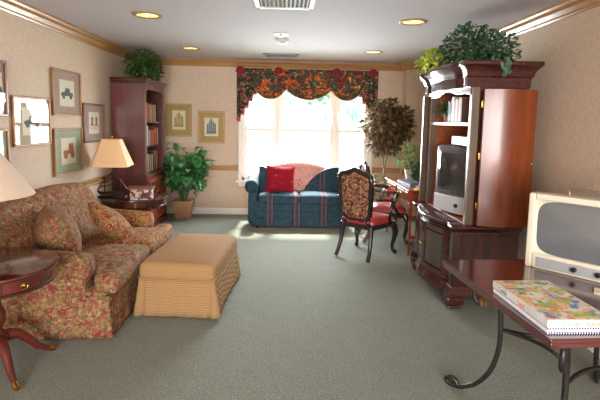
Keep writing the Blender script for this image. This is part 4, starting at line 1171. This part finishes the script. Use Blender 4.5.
# shelf contents in the armoire
t = thing('small_potted_plant', 'little plant in a pink pot on the armoire shelf', 'potted plant', (1.58, 4.40, 1.54))
MB().lathe([(0, 0), (.032, 0), (.045, .075), (.05, .08), (.042, .08), (.038, .065), (0, .065)], seg=18).build('pot', 'pink_damask', t)
f = MB(); r = random.Random(41); bush(f, (0, 0, .125), (.10, .10, .06), 120, .045, .03, r, .2, zmin=.06)
f.build('foliage', 'leaf_ivy', t, smooth=False)
yb = 4.27
specs = [('navy', .022, .20), ('white', .018, .19), ('grey', .02, .17), ('maroon', .022, .20), ('white', .06, .23), ('orange', .03, .19), ('cream', .04, .21), ('deep red', .03, .2), ('tan', .035, .22), ('brown', .03, .21)]
for k, (nm, w_, h_) in enumerate(specs):
    yb -= w_+.003
    book(nm, w_, h_, .17, (1.53, yb+w_/2, 1.54), 0, f'{nm} book on the armoire shelf, {ordin[k]} right of the little plant', 'books on the armoire shelf')
# ivy on the armoire
r = random.Random(51)
def ivy(loc, label, mat, rad, n_, L, zc=.12, **kw):
    t = thing('ivy_plant', label, 'plant', loc)
    MB().lathe([(0, 0), (.07, 0), (.09, .09), (.082, .09), (.075, .07), (0, .07)], seg=18).build('pot', 'bronze', t)
    f = MB(); bush(f, (0, 0, zc), rad, n_, L, L*.8, r, .35, **kw)
    f.build('foliage', mat, t, smooth=False)
    return t
ivy((1.60, 4.05, 2.02), 'dark green ivy, tallest of the plants on top of the armoire', 'leaf_ivy', (.22, .33, .25), 1100, .045, .12, zmin=.02, zmax=.42, xmax=.32)
ivy((1.76, 3.86, 2.02), 'greyish-green ivy trailing over the near right of the armoire top', 'leaf_ivy_grey', (.18, .24, .20), 700, .042, .08, zmin=.02, zmax=.42, xmax=.20)
t = ivy((1.44, 4.50, 2.02), 'bright lime-green plant at the far front corner of the armoire top', 'leaf_lime', (.13, .22, .13), 170, .06, .08, zmin=.02, xmax=.3)
t = [o for o in bpy.data.objects if o.name.startswith('ivy_plant') and 'greyish' in o.get('label', '')][0]
vn = MB()
for k in range(16):
    vn.leaf(Vector((-.06+r.uniform(-.03, .03), -.325-r.uniform(0, .02), .03-.008*k)), Vector((r.uniform(-.5, .5), -.3, -.8)), Vector((0, -1, 0)), .042, .034, .1, .1)
vn.build('trailing_vine', 'leaf_ivy_grey', t, smooth=False)

# ------------------------------------------------------------------ foreground table
TX0, TX1, TY0, TY1 = .955, 2.035, 1.56, 2.53
cx_, cy_ = (TX0+TX1)/2, (TY0+TY1)/2
t = thing('iron_leg_table', 'dark cherry table with scrolled iron legs at the right front', 'table', (1.493, 2.09, 0), math.radians(4.2))
W2, D2 = (TX1-TX0)/2, (TY1-TY0)/2
MB().bb(-W2, W2, -D2, D2, .722, .74).bb(-W2+.006, W2-.006, -D2+.006, D2-.006, .700, .722).build('table_top', 'mahogany_top', t, bevel=.004, smooth=False)
MB().bb(-W2+.05, W2-.05, -D2+.05, D2-.05, .685, .70).build('under_frame', 'iron', t, smooth=False)
def catmull(P, n_=6):
    P = [Vector(p) for p in P]; out = []
    for i in range(len(P)-1):
        p0, p1, p2, p3 = P[max(0, i-1)], P[i], P[i+1], P[min(len(P)-1, i+2)]
        for k in range(n_):
            s_ = k/n_; out.append(.5*((2*p1)+(p2-p0)*s_+(2*p0-5*p1+4*p2-p3)*s_*s_+(3*p1-p0-3*p2+p3)*s_**3))
    out.append(P[-1]); return out
mids = {}
for sx in (-1, 1):
    for sy in (-1, 1):
        c0 = Vector((sx*(W2-.125), sy*(D2-.10), 0)); d = Vector((sx, sy, 0)).normalized()
        # profile: (outward distance from c0, z)
        pr = [(.0, .018), (.02, .045), (.055, .05), (.07, .028), (.045, .012), (-.02, .018), (-.10, .07), (-.17, .17), (-.205, .30), (-.21, .42), (-.20, .54), (-.165, .625), (-.11, .655), (-.065, .62), (-.065, .56), (-.095, .535), (-.12, .555)]
        pr = [(a+.03, z) for a, z in pr]
        if sy > 0: pass
        lg = MB().tube(catmull([c0+d*a+Vector((0, 0, z)) for a, z in pr], 5), .0135, 8)
        lg.tube([c0+d*(-.125)+Vector((0, 0, .64)), c0+d*(-.125)+Vector((0, 0, .69))], .012, 8)
        lg.build('leg', 'iron', t, angle=180)
        mids[(sx, sy)] = c0+d*(-.18)+Vector((0, 0, .42))
for a, b_ in (((-1, 1), (-1, -1)), ((-1, -1), (1, -1)), ((1, -1), (1, 1)), ((1, 1), (-1, 1))):
    p, q = mids[a], mids[b_]; mid = (p+q)/2; inn = Vector((-mid.x, -mid.y, 0))*.45
    MB().tube(catmull([p, p.lerp(q, .25)+inn*.75, mid+inn, p.lerp(q, .75)+inn*.75, q], 6), .010, 8).build('stretcher', 'iron', t, angle=180)
# raffia bow hanging at leg scroll
m = MB(); r = random.Random(61)
bx, by = -W2+.13, D2-.22
m = MB()
for k in range(12): m.leaf(Vector((0, 0, 0)), rvec(r), Vector((0, 0, 1)), .045, .022, .2, .2)
o = m.build('dried_leaf_sprig', 'ink_rust', smooth=False, loc=(1.105, 2.37, .57))
o.data.materials.clear(); o.data.materials.append(MATS['gilt'])
tag(o, 'orange dried leaf sprig tied to the table leg scroll at the back left', 'decoration')

# white vintage television
tv = thing('vintage_television', 'ivory vintage television with carrying handle on the iron-legged table', 'television', (0, 0, .74))
import mathutils
P = Vector((1.36, 2.45)); Q = Vector((1.60, 2.17)); ang = math.atan2((Q-P).y, (Q-P).x)
Wt, Ht, Dt = .56, .415, .30
# local x along the front (left->right), y into the set, z up
tv.location = (P.x, P.y, .74); tv.rotation_euler.z = ang
def rb(x0, x1, y0, y1, z0, z1, r_=.015, n_=6): return MB().rbox(((x0+x1)/2, (y0+y1)/2, (z0+z1)/2), (x1-x0, y1-y0, z1-z0), r_, n_)
body = MB()
# hollow front frame + body
fr = [(0, Wt, 0, .03), (0, Wt, Ht-.03, Ht), (0, .03, .03, Ht-.03), (Wt-.03, Wt, .03, Ht-.03)]
vs = []
body.bb(0, .035, 0, .09, .0, Ht).bb(Wt-.035, Wt, 0, .09, 0, Ht).bb(.035, Wt-.035, 0, .09, Ht-.035, Ht).bb(.035, Wt-.035, 0, .09, 0, .085)
body.build('cabinet_front', 'plastic_ivory', tv, bevel=.008, smooth=False)
b2 = MB(); b2.add([(0.003, .09, .0), (Wt-.003, .09, .0), (Wt-.003, .09, Ht-.003), (.003, .09, Ht-.003), (.05, Dt, .02), (Wt-.05, Dt, .02), (Wt-.05, Dt, Ht-.03), (.05, Dt, Ht-.03)], [(0, 3, 2, 1), (4, 5, 6, 7), (0, 1, 5, 4), (1, 2, 6, 5), (2, 3, 7, 6), (3, 0, 4, 7)])
b2.build('cabinet_rear', 'plastic_ivory', tv, bevel=.01, smooth=False)
# bulging screen with rounded outline
def se(a, hw, hh, e=5):
    c_, s_ = math.cos(a), math.sin(a)
    return (hw*abs(c_)**(2/e)*(1 if c_ > 0 else -1), hh*abs(s_)**(2/e)*(1 if s_ > 0 else -1))
SXc, SZc = Wt/2, .085+(Ht-.12)/2
m = MB(); N = 48; vs = []
K = [1, .85, .6, .3, 0]
for q in K:
    for k in range(N):
        x, z = se(2*PI*k/N, .232, .148); vs.append((SXc+x*q, .012-.022*(1-q*q), SZc+z*q))
m.add(vs, [(i*N+k, i*N+(k+1) % N, (i+1)*N+(k+1) % N, (i+1)*N+k) for i in range(len(K)-1) for k in range(N)])
m.build('screen', 'screen_glass', tv, angle=180)
# mask between cabinet and screen
m = MB(); vs = []
for q in range(3):
    for k in range(N):
        if q == 0: x, z = se(2*PI*k/N, .252, .152, 30); y = .004
        elif q == 1: x, z = se(2*PI*k/N, .238, .150, 6); y = .010
        else: x, z = se(2*PI*k/N, .228, .145, 5); y = .016
        vs.append((SXc+x, y, SZc+z))
m.add(vs, [(i*N+k, i*N+(k+1) % N, (i+1)*N+(k+1) % N, (i+1)*N+k) for i in range(2) for k in range(N)])
m.build('screen_mask', 'plastic_ivory', tv, angle=60)
MB().bb(.06, Wt-.01, -.006, .0, .012, .065).build('control_panel', 'panel_grey', tv, bevel=.003, smooth=False)
for x in (.25, .36):
    k = MB().lathe([(0, 0), (.014, 0), (.012, .018), (0, .018)], (0, 0, 0), 16).build('knob', 'plastic_black', tv); k.rotation_euler = (PI/2, 0, 0); k.location = (x, -.006, .040)
MB().bb(.49, .52, -.010, -.006, .028, .052).build('badge', 'red_plastic', tv, smooth=False)
m = MB(); m.tube([(Wt/2-.11, .10, Ht), (Wt/2-.11, .10, Ht+.028), (Wt/2+.11, .10, Ht+.028), (Wt/2+.11, .10, Ht)], .008, 8); m.build('carrying_handle', 'chrome', tv, bevel=0)

# game box
g = thing('board_game_box', 'colourful board game box lying on the dark table', 'game box', (1.127, 1.829, .741), .026)
gw, gd, gh = .265, .43, .055
MB().bb(-gw/2+.003, gw/2-.003, -gd/2+.003, gd/2-.003, 0, gh-.01).build('box_base', 'game_check', g, smooth=False)
l = MB().bb(-gw/2, gw/2, -gd/2, gd/2, gh-.030, gh).build('box_lid', 'lid_white', g, bevel=.0015, smooth=False)
MB().bb(-gw/2+.008, gw/2-.008, -gd/2+.008, gd/2-.008, gh, gh+.0008).build('cover_art', 'game_art', l, smooth=False)
plain('print_green', (92, 150, 60), .5); plain('print_orange', (232, 132, 60), .5)
MF = Matrix.Rotation(PI/2, 4, 'X')
textmesh('front_lettering', 'Candy', .026, 'print_green', l, Matrix.Translation((-.04, -gd/2-.0005, gh-.016)) @ MF)
textmesh('front_lettering', 'Land', .026, 'print_orange', l, Matrix.Translation((.05, -gd/2-.0005, gh-.016)) @ MF)
ML = Matrix.Rotation(-PI/2, 4, 'Z') @ MF
textmesh('side_lettering', 'Candy', .028, 'print_green', l, Matrix.Translation((-gw/2-.0005, .12, gh-.016)) @ ML)
textmesh('side_lettering', 'Land', .028, 'print_orange', l, Matrix.Translation((-gw/2-.0005, -.03, gh-.016)) @ ML)
tag(MB().bb(-.06, .06, -.045, .045, 0, .003).build('paper_card', 'cream_card', loc=(1.545, 2.03, .741), rz=-.6, smooth=False), 'small cream paper card at the foot of the vintage television', 'paper')

# ------------------------------------------------------------------ outdoors
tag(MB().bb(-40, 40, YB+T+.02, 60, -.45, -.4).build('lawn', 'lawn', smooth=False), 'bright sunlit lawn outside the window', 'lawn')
def tree(loc, h, rad, label, seed):
    t = thing('garden_tree', label, 'tree', loc)
    r = random.Random(seed)
    MB().tube([(0, 0, 0), (.1, 0, h*.35), (0, .1, h*.7)], [.22, .16, .08], 10).build('trunk', 'tree_bark', t)
    f = MB()
    for k in range(9):
        a = r.uniform(0, 2*PI); q = r.uniform(.2, .6)*rad
        bush(f, (q*math.cos(a), q*math.sin(a), h*.62+r.uniform(-.25, .35)*h*.6), (rad*.5, rad*.5, rad*.42), 230, .42, .26, r, .2)
    f.build('foliage', 'leaf_outdoor', t, smooth=False)
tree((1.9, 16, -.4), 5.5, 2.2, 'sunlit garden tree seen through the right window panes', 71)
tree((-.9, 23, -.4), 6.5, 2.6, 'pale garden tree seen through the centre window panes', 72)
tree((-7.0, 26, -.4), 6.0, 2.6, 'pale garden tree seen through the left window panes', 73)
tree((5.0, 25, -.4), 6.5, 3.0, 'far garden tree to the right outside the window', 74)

# ------------------------------------------------------------------ light
wd = bpy.data.worlds.new('World'); sc.world = wd; wd.use_nodes = True
nt = wd.node_tree; bg = nt.nodes['Background']
bg.inputs['Color'].default_value = (.90, .95, 1.0, 1); bg.inputs['Strength'].default_value = 6.5
def light(name, kind, loc, energy, color=(1, 1, 1), size=1, size_y=None, rot=(0, 0, 0), **kw):
    l = bpy.data.lights.new(name, kind); l.energy = energy; l.color = color
    if kind == 'AREA':
        l.shape = 'RECTANGLE'; l.size = size; l.size_y = size_y or size
    for k, v in kw.items(): setattr(l, k, v)
    o = bpy.data.objects.new(name, l); COL.objects.link(o); o.location = loc; o.rotation_euler = rot
    return o
sun = light('sun', 'SUN', (0, 20, 20), 14, (1, .95, .86), angle=math.radians(4.0))
sd = Vector((-.05, -.75, -1.0)).normalized()
sun.rotation_euler = sd.to_track_quat('-Z', 'Y').to_euler()
# daylight through the big front window behind the camera and through the back window
light('front_window_daylight', 'AREA', ((FX0+FX1)/2, YF+.02, 1.40), 345, (1, .965, .94), FX1-FX0-.1, 1.6, (PI/2, 0, 0), spread=math.radians(160))
light('back_window_daylight', 'AREA', ((WX0+WX1)/2, YB+.16, 1.30), 200, (.88, .94, 1), WX1-WX0-.1, 1.35, (-PI/2+.32, 0, 0), spread=math.radians(130))
for (x, y) in ((-1.26, 4.29), (1.16, 4.26), (-1.26, 6.17), (1.15, 6.1)):
    light('downlight_beam', 'SPOT', (x, y, H-.03), 16, (1, .80, .55), spot_size=math.radians(110), spot_blend=.8, shadow_soft_size=.08)

# ------------------------------------------------------------------ camera
F, PX, PY, E = 455., 300., 168., 1.52
ROLL = math.radians(1.2)
dx_, dy_ = 285-PX, 121-PY
c_, s_ = math.cos(-ROLL), math.sin(-ROLL)
d = Vector((c_*dx_-s_*dy_, -(s_*dx_+c_*dy_), -F)).normalized()
yaw = math.asin(d.x); al = math.atan2(-d.z, d.y)
R_ = Matrix.Rotation(yaw, 4, 'Z') @ Matrix.Rotation(al, 4, 'X') @ Matrix.Rotation(ROLL, 4, 'Z')
cam = bpy.data.cameras.new('camera'); co = bpy.data.objects.new('camera', cam); COL.objects.link(co)
cam.sensor_width = 36; cam.lens = F/600*36; cam.shift_y = -32/600; cam.clip_start = .05; cam.clip_end = 200
co.matrix_world = Matrix.Translation((0, 0, E)) @ R_
sc.camera = co
vs_ = sc.view_settings; vs_.view_transform = 'Standard'; vs_.look = 'None'; vs_.gamma = 1; vs_.exposure = 0.25; vs_.use_curve_mapping = False
sc.cycles.use_denoising = True
sc.cycles.max_bounces = 8; sc.cycles.diffuse_bounces = 5; sc.cycles.sample_clamp_indirect = 6
